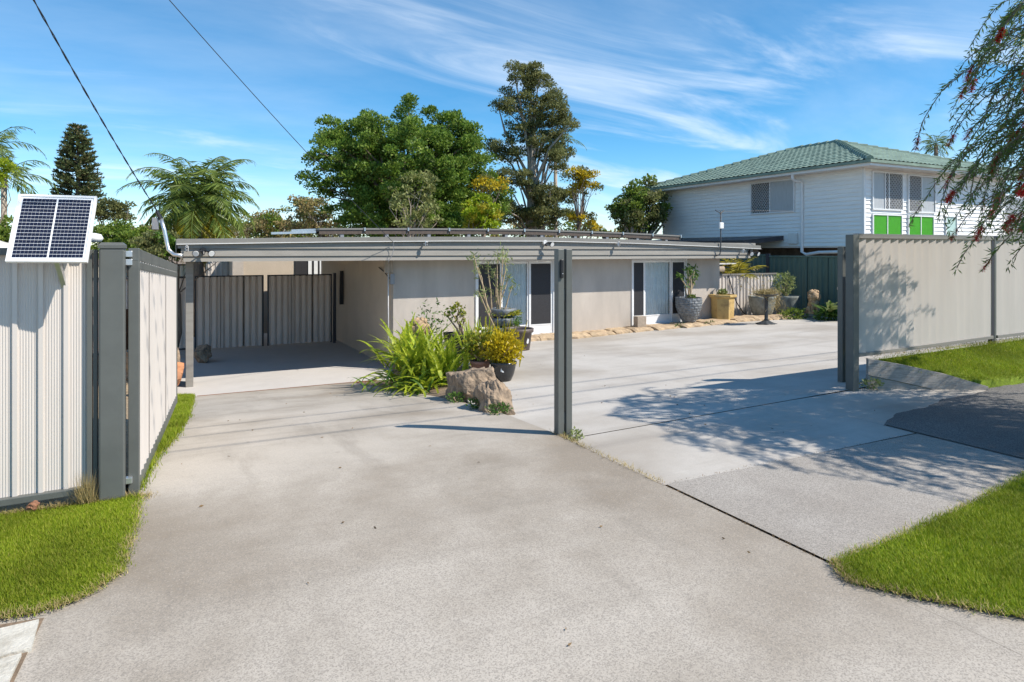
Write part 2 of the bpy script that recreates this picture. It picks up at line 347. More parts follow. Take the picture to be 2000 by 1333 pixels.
m = MB(); m.grid(3.742, 6.86, -1.55, -.012, 12, 6, lambda a, b: zc(a, 0)*lerp(b, [-1.5, 0], [.2, 1])); structure(m.build('apron_paving', 'courtyard'), 'smooth concrete strip along the gate line')
m = MB(); m.grid(6.868, 10.4, -2.75, -.0, 14, 10, zright); structure(m.build('corner_paving', 'courtyard'), 'light concrete corner beside the timber retaining wall')
m = MB(); m.grid(3.744, 6.852, -3.015, -1.572, 12, 6, lambda a, b: .003); structure(m.build('footpath_slab', 'pad'), 'grey concrete footpath slab crossing the driveway')
m = MB(); nv = 420
vs = []; fs = []
for i in range(nv+1):
    a = 6.87+(30-6.87)*(i/nv)**2; jit = .03*math.sin(a*5.3)+.012*math.sin(a*17+1)+random.uniform(-.007, .007); top = lerp(a, [6.87, 7.6, 8.6, 9.6, 10.5], [-1.18, -.98, -.86, -.80, -.75])
    top += jit; vs += [(a, -2.75, .008), (a, top-.03, zright(a, top)+.010), (a, top, zright(a, top)+.002)]
fs = [f_ for i in range(nv) for f_ in ((3*i, 3*i+3, 3*i+4, 3*i+1), (3*i+1, 3*i+4, 3*i+5, 3*i+2))]
m.add(vs, fs); structure(m.build('asphalt_footpath', 'asphalt'), 'dark asphalt footpath along the verge')
m = MB(); m.grid(.40, 4.925, 8.30, 18, 10, 14, lambda a, b: -.965); structure(m.build('carport_slab', 'carport_floor'), 'smooth grey concrete floor of the carport')
mat('pale_concrete', (.60, .575, .51), .9, .18, 9, .4, 60, col2=(.42, .39, .33))
def slab_poly(name, pts, lb):
    k = len(pts); m = MB(); m.add([(a, b, .022) for a, b in pts]+[(a, b, -.02) for a, b in pts], [tuple(range(k-1, -1, -1))]+[(i, (i+1) % k, k+(i+1) % k, k+i) for i in range(k)]); return structure(m.build(name, 'pale_concrete'), lb)
slab_poly('footpath_kerb', [(-0.44, -1.71), (-0.33, -1.71), (-0.18, -1.7), (-0.17, -1.96), (-0.28, -1.97), (-0.38, -1.98)], 'worn pale concrete footpath piece at the lower left')
slab_poly('service_pit_lid', [(-0.41, -2.01), (-0.28, -2.0), (-0.2, -1.99), (-0.21, -2.2), (-0.23, -2.48), (-0.38, -2.4)], 'pale concrete pit lid at the lower left corner')
m = MB(); m.add([(a, b, .006) for a, b in ((-.62, -1.6), (-.165, -1.66), (-.20, -2.3), (-.62, -2.3))], [(3, 2, 1, 0)]); structure(m.build('dirt_strip', 'soil'), 'brown dirt in the gaps around the footpath pieces')

# ------------------------------------------------------------------ lawns
def lawn(name, label, poly, zf, density, h, bm='grass', edge=.085, soil='soil', hmin=.5):
    P = np.array(poly); x0, y0 = P.min(0); x1, y1 = P.max(0); n = int((x1-x0)*(y1-y0)*density)
    pts = np.stack([RNG.uniform(x0-edge, x1+edge, n), RNG.uniform(y0-edge, y1+edge, n)], 1)
    def inside(q):
        r = np.zeros(len(q), bool); j = len(P)-1
        for i in range(len(P)):
            c = ((P[i, 1] > q[:, 1]) != (P[j, 1] > q[:, 1])) & (q[:, 0] < (P[j, 0]-P[i, 0])*(q[:, 1]-P[i, 1])/(P[j, 1]-P[i, 1]+1e-12)+P[i, 0]); r ^= c; j = i
        return r
    jit = pts+RNG.normal(scale=edge*.35, size=pts.shape); pts = pts[inside(jit)]; n = len(pts)
    z = np.array([zf(a, b) for a, b in pts]); root = np.column_stack([pts, z-.004])
    hh = h*RNG.uniform(hmin, 1.25, n)*(1+.3*np.sin(pts[:, 0]*5.1+pts[:, 1]*2.3)*np.cos(pts[:, 1]*6.3-pts[:, 0]*2)); ang = RNG.uniform(0, 2*np.pi, n); lean = RNG.uniform(.2, 1.1, n)*hh
    w = RNG.uniform(.0018, .0035, n)*(h/.04)**.5; sx = np.column_stack([np.cos(ang+1.57), np.sin(ang+1.57), np.zeros(n)])*w[:, None]
    tip = root+np.column_stack([np.cos(ang)*lean, np.sin(ang)*lean, hh])
    root_o = tag(np_obj(name, np.stack([root-sx, root+sx, tip], 1), 3, bm), label, 'grass', kind='stuff')
    mb = MB(); k = len(poly)
    mb.add([(a, b, zf(a, b)+.004) for a, b in poly], [tuple(range(k))]); return root_o
def lawn_base(name, label, mb, m='soil'): structure(mb.build(name, m, smooth=True), label)
mat('turf', (.14, .20, .012), .95, .3, 12, .6, 90)
PL = [(-3, -.02), (.17, -.06), (.16, -.7), (.13, -1.3), (-.03, -1.54), (-.2, -1.6), (-.38, -1.57), (-1.2, -1.50), (-3, -1.5)]
lawn('verge_grass', 'bright green mown grass in front of the left fence', PL, lambda a, b: .02, 60000, .024)
m = MB(); m.add([(a, b, .018) for a, b in PL], [tuple(range(len(PL)-1, -1, -1))]); lawn_base('verge_turf_left', 'turf base in front of the left fence', m, 'turf')
PR = [(3.62, -3.2), (3.75, -3.02), (4.5, -2.98), (5.5, -2.86), (6.5, -2.72), (8, -2.72), (14, -2.8), (14, -7), (7, -5.4), (5.4, -4.7), (4.5, -4.15), (4.05, -3.82), (3.8, -3.5)]
lawn('kerbside_grass', 'bright green mown grass patch at the lower right', [p for p in PR if p[0] < 13], lambda a, b: .022, 36000, .026)
m = MB(); m.add([(a, b, .018) for a, b in PR], [tuple(range(len(PR)-1, -1, -1))]); lawn_base('verge_turf_right', 'turf base at the lower right', m, 'turf')
def zbank(a, b): return lerp(b, [-1.0, -.55, 0], [.06, .20, .42])+lerp(a, [8.4, 10, 16], [-.03, .03, .10])*lerp(b, [-1.0, 0], [0, 1])
PB = [(8.34, -.03), (8.5, -.16), (9.0, -.48), (9.45, -.74), (10.2, -.80), (12, -.9), (18, -1.0), (18, -.02)]
lawn('bank_grass', 'bright green sloping grass strip below the right fence', PB, zbank, 15000, .028)
m = MB(); m.add([(a, b, zbank(a, b)-.004) for a, b in PB]+[(a, b, -.05) for a, b in PB], [tuple(range(len(PB)-1, -1, -1))]+[(i, (i+1) % len(PB), len(PB)+(i+1) % len(PB), len(PB)+i) for i in range(len(PB))]); lawn_base('bank_turf', 'turf base of the bank below the right fence', m, 'turf')
PS = [(.17, .0), (.24, .8), (.40, 2.0), (.52, 3.4), (.62, 5.5), (.72, 8.3), (.42, 8.3), (.40, 5), (.30, 2.4), (.16, .1)]
m = MB(); m.add([(a, b, zd(a, b)+.012) for a, b in PS], [tuple(range(len(PS)))]); lawn_base('gate_turf', 'turf base along the open gate', m, 'turf')
lawn('gate_grass', 'narrow strip of green grass along the foot of the open gate', PS, lambda a, b: zd(a, b)+.02, 16000, .06)
PG = [(.14, .05), (.34, 2), (.42, 5), (.42, 8.6), (.42, 14.5), (-5.5, 14.5), (-5.5, .05)]
m = MB(); nb_ = 40; na_ = 16; vs = []
for j in range(nb_+1):
    b = .06+14.54*j/nb_; am = lerp(b, [0, 3.8, 4.2, 8.3, 14.6], [.05, .33, .44, .46, .42])
    for i in range(na_+1): a = -5.5+(am+5.5)*i/na_; vs.append((a, b, zd(a, b)+.015+.05*math.sin(a*3+b*2)*min(1, max(0, -a)*2)))
m.add(vs, [(j*(na_+1)+i, j*(na_+1)+i+1, (j+1)*(na_+1)+i+1, (j+1)*(na_+1)+i) for j in range(nb_) for i in range(na_)]); lawn_base('garden_bed', 'dry bare garden soil behind the left fence', m, 'dry_soil')
def dry_edge(name, label, line, n, spread, h, bm='grass_dry', z=.015):
    P = np.array(line, float); t = RNG.uniform(0, len(P)-1.001, n); i = t.astype(int); q = P[i]+(P[i+1]-P[i])*(t-i)[:, None]; q = q+RNG.normal(scale=spread, size=q.shape)
    root = np.column_stack([q, np.full(n, z)]); ang = RNG.uniform(0, 6.28, n); hh = h*RNG.uniform(.3, 1.2, n); ln = RNG.uniform(.5, 2.5, n)*hh
    s = np.column_stack([np.cos(ang+1.57), np.sin(ang+1.57), np.zeros(n)])*.0022; tip = root+np.column_stack([np.cos(ang)*ln, np.sin(ang)*ln, hh])
    return tag(np_obj(name, np.stack([root-s, root+s, tip], 1), 3, bm), label, 'dry grass', kind='stuff')
dry_edge('dry_grass', 'straw coloured clippings along the edge of the lower right lawn', PR[:5]+[], 1500, .022, .025)
dry_edge('dry_grass', 'straw coloured clippings along the street edge of the lower right lawn', PR[9:]+[PR[0]], 1300, .02, .025)
dry_edge('dry_grass', 'straw coloured clippings along the edge of the left verge grass', PL[1:8], 1600, .02, .025)
dry_edge('dry_grass', 'straw and soil line under the left fence', [(-1.5, -.05), (.12, -.06)], 1600, .02, .05)
dry_edge('dry_grass', 'dry litter in the slab joint beside the centre gate post', [(3.73, .1), (3.73, -.5), (3.74, -1.5)], 700, .018, .03, z=.0)
dry_edge('dry_grass', 'dry weeds along the foot of the right fence', [(8.3, -.06), (12, -.05), (16, -.05)], 900, .02, .07, z=.43)

dry_edge('dry_grass', 'brown litter along the footpath slab joint', [(3.74, -1.555), (5, -1.555), (6.86, -1.555)], 260, .010, .010, 'litter', z=.001)
dry_edge('dry_grass', 'brown litter along the driveway joint', [(3.73, -1.5), (3.73, -3.1)], 260, .010, .010, 'litter', z=.001)
dry_edge('dry_grass', 'fallen straw in front of the left gate post', [(.16, .1), (.2, -.1), (.24, -.02)], 260, .03, .02, z=.004)
n = 90; c_ = np.column_stack([RNG.uniform(.4, 8, n), RNG.uniform(-3.6, 6, n)]); c_ = np.column_stack([c_, [max(zd(a, b) if a < 3.73 else zc(a, b), -.9)+.008 for a, b in c_]])
tag(np_obj('fallen_leaves', leaf_quads(c_, .03, .4, np.column_stack([RNG.normal(size=(n, 2)), np.zeros(n)]), .15), 4, 'litter'), 'scattered small brown leaves on the concrete', 'leaves', kind='stuff')

# ------------------------------------------------------------------ street fences and gates
def zlin(d0, z0, d1, z1): return lambda t: z0+(z1-z0)*(t-d0)/(d1-d0)
def fence_line(root, P, Q, zb0, zb1, zt0, zt1, prof, period, sheetm, railm, nrm, sw=.76, rail=.05, d0=0, bot=.045):
    P = Vector(P); Q = Vector(Q); Ln = (Q-P).length; d = (Q-P).normalized(); nn = Vector(nrm)
    zb = zlin(0, zb0, Ln, zb1); zt = zlin(0, zt0, Ln, zt1); t = d0
    while t < Ln-.02:
        e = min(t+sw, Ln); mb = MB(); sheet(mb, P, Q, zb, zt, prof, nrm, t-.0001, e+.02, period); mb.build('sheet', sheetm, root); t = e
    def rr(z0, z1, hgt, name, th):
        A = P+nn*.012; B = Q+nn*.012; MB().bar((A.x, A.y, z0), (B.x, B.y, z1), th, hgt).build(name, railm, root, bevel=.004)
    rr(zt0-rail/2+.012, zt1-rail/2+.012, rail, 'top_rail', .085); rr(zb0+bot/2-.01, zb1+bot/2-.01, bot, 'bottom_rail', .085)
f = thing('boundary_fence', 'cream ribbed metal fence with dark grey rails at the left edge', 'fence', (-.15, 0, 0))
fence_line(f, (-.150, 0, 0), (-3.2, 0, 0), .09, .05, 1.79, 1.79, RIB, .145, 'sheet', 'frame_grey', (0, -1, 0), sw=.79)
m = MB(); m.box(-.150, -.118, -.035, .03, .0, 1.79); m.box(-.112, -.085, -.03, .03, .0, 1.79); m.build('end_post', 'frame_grey', f, bevel=.003)
p = thing('gate_post', 'thick dark grey square gate post with flat cap beside the left fence', 'gate post', (0, 0, 0))
MB().box(-.075, .085, -.08, .08, -.1, 1.80).build('post', 'frame_grey', p, bevel=.012)
m = MB(); m.add([(-.08, -.085, 1.80), (.09, -.085, 1.80), (.09, .085, 1.80), (-.08, .085, 1.80), (-.08, -.085, 1.822), (.09, -.085, 1.822), (.09, .085, 1.822), (-.08, .085, 1.822), (-.06, -.065, 1.842), (.07, -.065, 1.842), (.07, .065, 1.842), (-.06, .065, 1.842)],
    [(3,2,1,0),(0,1,5,4),(1,2,6,5),(2,3,7,6),(3,0,4,7),(4,5,9,8),(5,6,10,9),(6,7,11,10),(7,4,8,11),(8,9,10,11)]); m.build('post_cap', 'frame_grey', p)
for z in (1.70, 1.76, .12): MB().box(.085, .128, -.02, .03, z-.022, z+.022).build('hinge', 'galv', p, bevel=.003)
# open gate leaf
g0 = Vector((.135, .02, 0)); g1 = Vector((.405, 3.75, 0)); gd = (g1-g0).normalized(); gn = Vector((gd.y, -gd.x, 0)); GL = (g1-g0).length
gt = thing('driveway_gate', 'wide cream ribbed metal gate in dark grey frame swung open beside the driveway', 'gate', tuple(g0))
zt = zlin(0, 1.80, GL, 1.61); zb = zlin(0, .01, GL, -.11)
for i in range(5):
    mb = MB(); sheet(mb, g0, g1, lambda t: zb(t)+.02, lambda t: zt(t)-.02, SAW, gn*.7, max(.03, i*GL/5), min(GL-.02, (i+1)*GL/5+.03), .165); mb.build('sheet', 'sheet', gt)
def gpt(t, z, o=0): q = g0+gd*t+gn*o; return (q.x, q.y, z)
MB().bar(gpt(0, zt(0)-.045), gpt(GL, zt(GL)-.045), .065, .09).build('top_rail', 'frame_grey', gt, bevel=.004)
MB().bar(gpt(0, zt(0)-.125, .012), gpt(GL, zt(GL)-.125, .012), .05, .055).build('top_rail', 'frame_grey', gt, bevel=.004)
MB().bar(gpt(0, zb(0)+.05), gpt(GL, zb(GL)+.05), .065, .10).build('bottom_rail', 'frame_grey', gt, bevel=.004)
for t in (.03, GL-.02): MB().bar(gpt(t, zb(t)-.005), gpt(t, zt(t)+.003), .07, .062, up=gd).build('stile', 'frame_grey', gt, bevel=.004)
MB().bar(gpt(.12, 1.05, -.05), gpt(.12, 1.35, -.05), .03, .03, up=gd).build('latch', 'rust', gt)
# centre posts
p = thing('gate_post', 'pair of slim dark grey steel posts standing alone between driveway and courtyard', 'gate post', (3.78, 0, -.08))
for a, zt_ in ((3.737, 1.80), (3.829, 1.80)):
    MB().box(a-.034, a+.034, -.04, .04, -.2, zt_).build('post', 'frame_grey', p, bevel=.005)
for z in (1.30, .1): MB().box(3.7715, 3.7945, -.02, .02, z, z+.11).build('spacer', 'frame_grey', p)
c = tag(MB().box(3.722, 3.752, -.066, -.041, 1.52, 1.70).build('gate_sensor', 'black_plastic', bevel=.006), 'small black intercom unit on the centre steel posts', 'intercom')
MB().lathe([(.006, 0), (.006, .006)], 12, (3.737, -.067, 1.56)).build('lens', 'white_plastic', c)
# right gate posts
p = thing('gate_post', 'tall dark grey steel post at the near end of the right fence', 'gate post', (8.13, 0, 0))
MB().box(8.00, 8.115, -.06, .05, -.1, 1.99).build('post', 'frame_grey', p, bevel=.006)
p = thing('gate_post', 'shorter dark steel gate post with galvanised hinges behind the right fence end', 'gate post', (8.5, .45, 0))
MB().box(8.42, 8.50, .40, .48, -.05, 1.84).build('post', 'frame_grey', p, bevel=.005)
MB().box(8.503, 8.56, .43, .48, -.02, 1.84).build('channel', 'frame_dark', p, bevel=.003)
MB().box(8.563, 8.66, .40, .48, -.02, 1.83).build('channel', 'frame_dark', p, bevel=.003)
for z in (1.87, 1.76): MB().box(8.48, 8.60, .36, .40, z-.02, z+.03).build('hinge', 'galv', p)
f = thing('boundary_fence', 'long cream ribbed metal fence with dark posts on the right', 'fence', (8.27, 0, .4))
fence_line(f, (8.12, 0, 0), (11.15, 0, 0), .45, .50, 1.99, 1.99, SAW, .165, 'sheet', 'cap_metal', (0, -1, 0), sw=.825, rail=.06)
fence_line(f, (11.26, 0, 0), (19, 0, 0), .50, .58, 1.99, 1.99, SAW, .165, 'sheet', 'cap_metal', (0, -1, 0), sw=.825, rail=.06)
MB().box(11.155, 11.20, -.03, .03, .3, 1.98).build('post', 'frame_dark', f); MB().box(11.205, 11.255, -.035, .03, .3, 1.98).build('post', 'frame_grey', f)
# timber retaining wall
rw = thing('retaining_wall', 'low weathered grey timber sleeper wall tapering beside the right gate post', 'retaining wall', (8.3, -.05, 0))
A = Vector((8.285, -.06, 0)); B = Vector((9.52, -.82, 0)); d = (B-A).normalized(); nn = Vector((d.y, -d.x, 0))
def plank(st, off):          # stations (fraction, z low, z high)
    vs = []
    for e, za, zb_ in st:
        q = A+(B-A)*e
        for o in (off, off-.06): vs += [(q+nn*o)+Vector((0, 0, za)), (q+nn*o)+Vector((0, 0, zb_))]
    n = len(st); fs = [(0, 1, 3, 2), (4*n-4, 4*n-2, 4*n-1, 4*n-3)]
    for k in range(n-1): a = 4*k; fs += [(a, a+4, a+5, a+1), (a+2, a+3, a+7, a+6), (a+1, a+5, a+7, a+3), (a, a+2, a+6, a+4)]
    return MB().add(vs, fs)
plank([(0, -.06, .195), (.3, -.06, .105), (.62, -.06, .004)], .0).build('plank', 'timber', rw)
plank([(0, .203, .41), (.3, .113, .335), (.62, .010, .235), (.66, -.04, .222), (1.0, -.04, .08)], .010).build('plank', 'timber', rw)

# small solar panel on the fence
sp = thing('solar_panel', 'small solar panel in silver frame tilted above the left fence', 'solar panel', (-.42, -.1, 1.7))
TL, TR, BR, BL = [Vector(at(*q)) for q in ((38, 380, 4.50), (188, 385, 4.64), (172, 512, 4.44), (10, 512, 4.30))]
U = (TR-TL+BR-BL)/2; V = (TL-BL+TR-BR)/2; O = (TL+TR+BR+BL)/4; pw = U.length; U.normalize(); V = (V-U*V.dot(U)); ph = V.length; V.normalize(); NN = U.cross(V)
if NN.dot(Vector(CAM)-O) < 0: NN = -NN
def sp_box(x0, x1, y0, y1, z0, z1): 
    vs = [O+U*x+V*y+NN*z for z in (z0, z1) for x, y in ((x0,y0),(x1,y0),(x1,y1),(x0,y1))]
    return vs, [(3,2,1,0),(4,5,6,7),(0,1,5,4),(1,2,6,5),(2,3,7,6),(3,0,4,7)]
hw, hh_ = pw/2, ph/2; fr = .015
m = MB()
for b_ in ((-hw, hw, -hh_, -hh_+fr), (-hw, hw, hh_-fr, hh_), (-hw, -hw+fr, -hh_+fr, hh_-fr), (hw-fr, hw, -hh_+fr, hh_-fr)): m.add(*sp_box(*b_, -.018, .008))
m.build('frame', 'backsheet', sp)
m = MB().add(*sp_box(-hw+fr, hw-fr, -hh_+fr, hh_-fr, -.012, .002)); m.build('laminate', 'backsheet', sp)
x0, x1 = -hw+fr+.014, hw-fr-.014; y0, y1 = -hh_+fr+.014, hh_-fr-.014; nrow = 17; rh = (y1-y0)/nrow; ncell = 9
for r in range(nrow):
    for (ca, cb_) in ((x0, -.005), (.005, x1)):
        m = MB(); cw = (cb_-ca)/ncell
        for k in range(ncell): m.add(*sp_box(ca+k*cw+.0008, ca+(k+1)*cw-.0008, y0+r*rh+.0019, y0+(r+1)*rh-.0019, .0021, .0036))
        m.build('cell_strip', 'cell', sp)
m = MB(); m.bar(O-NN*.02-V*.1, (O.x+.05, .03, 1.5), .03, .03); m.bar((O.x+.05, .03, 1.2), (O.x+.05, .03, 1.75), .03, .03); m.build('bracket', 'galv', sp)
q = Vector(at(183, 466, 5.05)); fl = tag(MB().lathe([(.01, -.03), (.05, -.025), (.065, 0), (.05, .03), (.01, .04)], 16, tuple(q)).build('sensor_lamp', 'white_plastic', smooth=True), 'round white solar sensor lamp peeking out beside the small panel', 'lamp')

# ------------------------------------------------------------------ the house
h = thing('house', 'low grey rendered house with dark fascia, flat roof and carport', 'house', (8, 9.4, -.5))
DT = 1.56
m = MB()
for a0, a1 in ((4.93, 7.0), (9.25, 11.73), (13.72, 15.0)): m.box(a0, a1, 9.4, 9.6, -1.3, 1.95)
for a0, a1 in ((7.0, 9.25), (11.73, 13.72)): m.box(a0, a1, 9.4, 9.6, DT, 1.95); m.box(a0, a1, 9.4, 9.6, -1.3, -.30 if a0 > 10 else -.38)
m.box(14.8, 15.0, 9.6, 16, -1.3, 1.95)
m.build('front_wall', 'stucco', h)
MB().box(4.93, 5.13, 9.602, 17.8, -1.3, 1.95).build('side_wall', 'stucco_tan', h)
# lapped fascia boards
FA0, FA1 = .47, 16.0
def board(z0, z1, b0, b1, a0=FA0, a1=FA1, th=.02):
    return MB().add([(a0, b0, z0), (a1, b0, z0), (a1, b1, z1), (a0, b1, z1), (a0, b1+th+.04, z0), (a1, b1+th+.04, z0), (a1, b1+th, z1), (a0, b1+th, z1)], [(0,1,2,3),(7,6,5,4),(0,4,5,1),(3,2,6,7),(0,3,7,4),(1,5,6,2)])
board(1.835, 2.02, 8.79, 8.812, FA0, 15.85).build('fascia_board', 'fascia', h)
board(1.68, 1.84, 8.80, 8.826, FA0+.06, 15.75).build('fascia_board', 'fascia', h)
board(1.575, 1.69, 8.81, 8.836, FA0+.1, 15.65).build('fascia_board', 'fascia', h)
prof = [(.45, 2.01), (3.53, 2.075), (6, 2.11), (8.56, 2.125), (11.39, 2.085), (13.7, 2.02), (16.0, 1.945)]
def zr(a): return lerp(a, [p_[0] for p_ in prof], [p_[1] for p_ in prof])
m = MB(); q = [.45+(15.55)*i/60 for i in range(61)]
for i in range(60):
    a0, a1 = q[i], q[i+1]; z0, z1 = zr(a0), zr(a1)
    m.add([(a0, 8.745, z0-.095), (a1, 8.745, z1-.095), (a1, 8.745, z1), (a0, 8.745, z0), (a0, 8.79, z0+.004), (a1, 8.79, z1+.004), (a0, 8.80, z0-.1), (a1, 8.80, z1-.1)], [(0,1,2,3),(3,2,5,4),(6,7,1,0)])
m.build('roof_cap', 'cap_metal', h)
m = MB()
for i in range(60):
    a0, a1 = q[i], q[i+1]; z0, z1 = zr(a0)-.098, zr(a1)-.098; m.add([(a0, 8.728, z0-.006), (a1, 8.728, z1-.006), (a1, 8.728, z1+.008), (a0, 8.728, z0+.008), (a0, 8.744, z0+.008), (a1, 8.744, z1+.008), (a0, 8.744, z0-.006), (a1, 8.744, z1-.006)], [(0,1,2,3),(3,2,5,4),(6,7,1,0)])
m.build('roof_flashing', 'lip', h)
m = MB()
for i in range(60):
    a0, a1 = q[i], q[i+1]; z0, z1 = zr(a0), zr(a1)
    m.add([(a0, 8.80, z0), (a1, 8.80, z1), (a1, 17.9, z1-.02), (a0, 17.9, z0-.02), (a0, 8.84, z0-.11), (a1, 8.84, z1-.11), (a1, 17.9, z1-.11), (a0, 17.9, z0-.11)], [(0,1,2,3),(7,6,5,4),(3,2,6,7)])
m.add([(.45, 8.8, 2.01), (.45, 17.9, 1.99), (.45, 17.9, 1.6), (.45, 8.84, 1.6)], [(0,1,2,3)]); m.add([(15.98, 8.8, 1.945), (15.98, 17.9, 1.93), (15.98, 17.9, 1.7), (15.98, 8.84, 1.7)], [(3,2,1,0)])
m.build('roof', 'roof_metal', h)
cp = MB(); cp.box(.62, .76, 9.36, 9.50, -1.1, 1.93).build('carport_post', 'fascia', h, bevel=.006)
MB().box(.63, .75, 9.505, 9.95, -1.1, 1.93).build('carport_post', 'frame_dark', h, bevel=.006)
MB().box(.60, .80, 9.5, 17.5, 1.72, 1.9).build('carport_beam', 'frame_dark', h)
m = MB(); m.tube([(4.80, 9.36, 1.55), (4.80, 9.36, .6), (4.81, 9.36, -.6)], .014, 8); m.build('conduit', 'lip', h, smooth=True)
m = MB(); m.box(4.70, 4.90, 9.30, 9.395, 1.28, 1.57); m.build('meter_box', 'bark_pale', h, bevel=.01)
m = MB(); m.box(4.83, 4.925, 9.28, 9.36, 1.02, 1.26)
for i in range(5): m.box(4.826, 4.929, 9.276, 9.30, 1.04+i*.045, 1.06+i*.045)
m.build('junction_box', 'corner_iron', h)
m = MB(); m.tube([(4.90, 10.5, 1.38), (4.90, 10.1, 1.30), (4.90, 9.7, 1.18), (4.88, 9.36, 1.08)], .012, 6); m.build('cable', 'cable', h)
# sliding doors
def slider(root, a0, a1, zs, cuts, kinds):
    d = MB(); d.box(a0, a0+.045, 9.37, 9.5, zs, DT); d.box(a1-.045, a1, 9.37, 9.5, zs, DT); d.box(a0+.045, a1-.045, 9.37, 9.5, DT-.05, DT-.002); d.box(a0+.045, a1-.045, 9.35, 9.5, zs, zs+.03)
    unit_ = d.build('sliding_door', 'white_paint', root, bevel=.004)
    for i, k in enumerate(kinds):
        x0, x1 = cuts[i]+.003, cuts[i+1]-.003; b0 = 9.40 if k != 'c' else 9.425; st = .055 if k == 'd' else .04; kick = .27
        m = MB(); m.box(x0, x0+st, b0, b0+.035, zs+.035, DT-.055); m.box(x1-st, x1, b0, b0+.035, zs+.035, DT-.055); m.box(x0+st, x1-st, b0, b0+.035, DT-.10, DT-.055); m.box(x0+st, x1-st, b0+.004, b0+.033, zs+.035, zs+kick)
        m.box(x0+st, x1-st, b0-.004, b0+.002, zs+kick-.03, zs+kick); m.build('door_panel', 'white_paint', unit_, bevel=.003)
        if k == 'c':
            MB().box(x0+st, x1-st, b0+.012, b0+.018, zs+kick, DT-.10).build('pane', 'glass', unit_)
            m = MB(); n = 90; vs = []; fs = []
            for j in range(n+1):
                t = j/n; a = x0+(x1-x0)*t; b = 9.478+.014*math.sin(t*46)+.008*math.sin(t*19+1); vs += [(a, b, zs+.05), (a, b+.004, DT)]
            fs = [(2*j, 2*j+2, 2*j+3, 2*j+1) for j in range(n)]; m.add(vs, fs).build('curtain', 'curtain', unit_, smooth=True)
        else:
            MB().box(x0+st, x1-st, b0+.014, b0+.020, zs+kick, DT-.10).build('screen_mesh', 'screen', unit_)
    return unit_
slider(h, 7.0, 9.25, -.37, [7.045, 7.72, 8.50, 9.205], 'scd')
slider(h, 11.73, 13.72, -.29, [11.775, 12.20, 13.16, 13.675], 'scs')
MB().box(8.62, 9.22, 9.30, 9.395, -.40, -.345).build('door_step', 'timber', h)
MB().box(9.33, 9.40, 9.382, 9.399, 1.06, 1.20).build('switch_plate', 'bark_pale', h)
# sandstone edging
se = thing('stone_edging', 'row of rough sandstone blocks along the foot of the house wall', 'stone edging', (10, 9.2, -.4))
a = 6.2; i = 0
while a < 17.6:
    w = random.uniform(.55, 1.1); b = 9.12+random.uniform(-.03, .03)-(.25*max(0, min(1, (a-11)/2))); z = zc(a, 9.1)
    rr_ = .26+.14*max(0, min(1, (a-11)/2)); mb = MB(); nx_ = 9; ny_ = 5; rs_ = random.Random(i)
    top = [[(a+.008+(w-.016)*k/nx_, b+.34-(rr_+.34)*(.1 if False else j/ny_)+rs_.uniform(-.012, .012)-(0.02*math.sin(k*1.1+i) if j == ny_ else 0), z+.115+rs_.uniform(-.014, .014)-(.05 if j == ny_ else 0)-(.02 if k in (0, nx_) else 0)) for k in range(nx_+1)] for j in range(ny_+1)]
    top.append([(x, y-.012, z-.05) for x, y, _ in top[-1]]); mb.add([p for r_ in top for p in r_], [(j*(nx_+1)+k, (j+1)*(nx_+1)+k, (j+1)*(nx_+1)+k+1, j*(nx_+1)+k+1) for j in range(ny_+1) for k in range(nx_)]+[tuple(j*(nx_+1) for j in range(ny_+2)), tuple(j*(nx_+1)+nx_ for j in range(ny_+1, -1, -1))]); mb.build('stone', 'sandstone', se); a += w; i += 1
# carport rear gates
for nm, a0, a1, lb in (('carport_gate', .92, 2.70, 'left leaf of the ribbed grey double gate at the back of the carport'), ('carport_gate', 2.80, 4.62, 'right leaf of the ribbed grey double gate at the back of the carport')):
    q_ = thing(nm, lb, 'gate', (a0, 14.6, -.9), 'carport double gate leaves')
    t = a0+.05
    for s0 in (0, .6, 1.2):
        mb = MB(); sheet(mb, (a0+.04, 14.6, 0), (a1-.04, 14.6, 0), lambda t: -.90, lambda t: 1.07, [(0, 0), (.03, 0), (.05, .075), (.15, .075)], (0, -1, 0), s0-.001, min(s0+.62, a1-a0-.08), .17); mb.build('sheet', 'sheet_shade', q_)
    m = MB(); m.box(a0, a0+.04, 14.57, 14.63, -.93, 1.10); m.box(a1-.04, a1, 14.57, 14.63, -.93, 1.10); m.build('stile', 'frame_dark', q_)
    MB().box(a0+.04, a1-.04, 14.57, 14.64, 1.06, 1.10).build('top_rail', 'frame_dark', q_)
q_ = thing('side_fence', 'dark shaded ribbed metal fence beyond the carport post', 'fence', (-2, 14.7, -.9))
fence_line(q_, (.86, 14.7, 0), (-5.4, 14.7, 0), -.9, -.9, 1.08, 1.08, TRAP, .17, 'sheet_shade', 'frame_dark', (0, -1, 0))
p = thing('gate_post', 'dark steel post holding the carport gate against the house wall', 'gate post', (4.7, 14.6, -.96)); MB().box(4.66, 4.74, 14.55, 14.65, -.96, 1.13).build('post', 'frame_dark', p); MB().box(4.80, 4.9, 14.3, 14.4, .2, 1.2).build('bolt_bar', 'black_plastic', p)
dr = thing('channel_drain', 'rusty slotted drain grate across the driveway at the carport', 'drain', (2.4, 8.27, -.95))
m = MB(); m.box(.80, 4.25, 8.215, 8.225, -.97, -.945); m.box(.80, 4.25, 8.305, 8.315, -.97, -.945); m.build('drain_frame', 'rust', dr)
m = MB()
for i in range(114): m.box(.81+i*.030, .81+i*.030+.014, 8.226, 8.304, -.965, -.947)
o = m.build('grate_bar', 'rust', dr); o['kind'] = 'stuff'
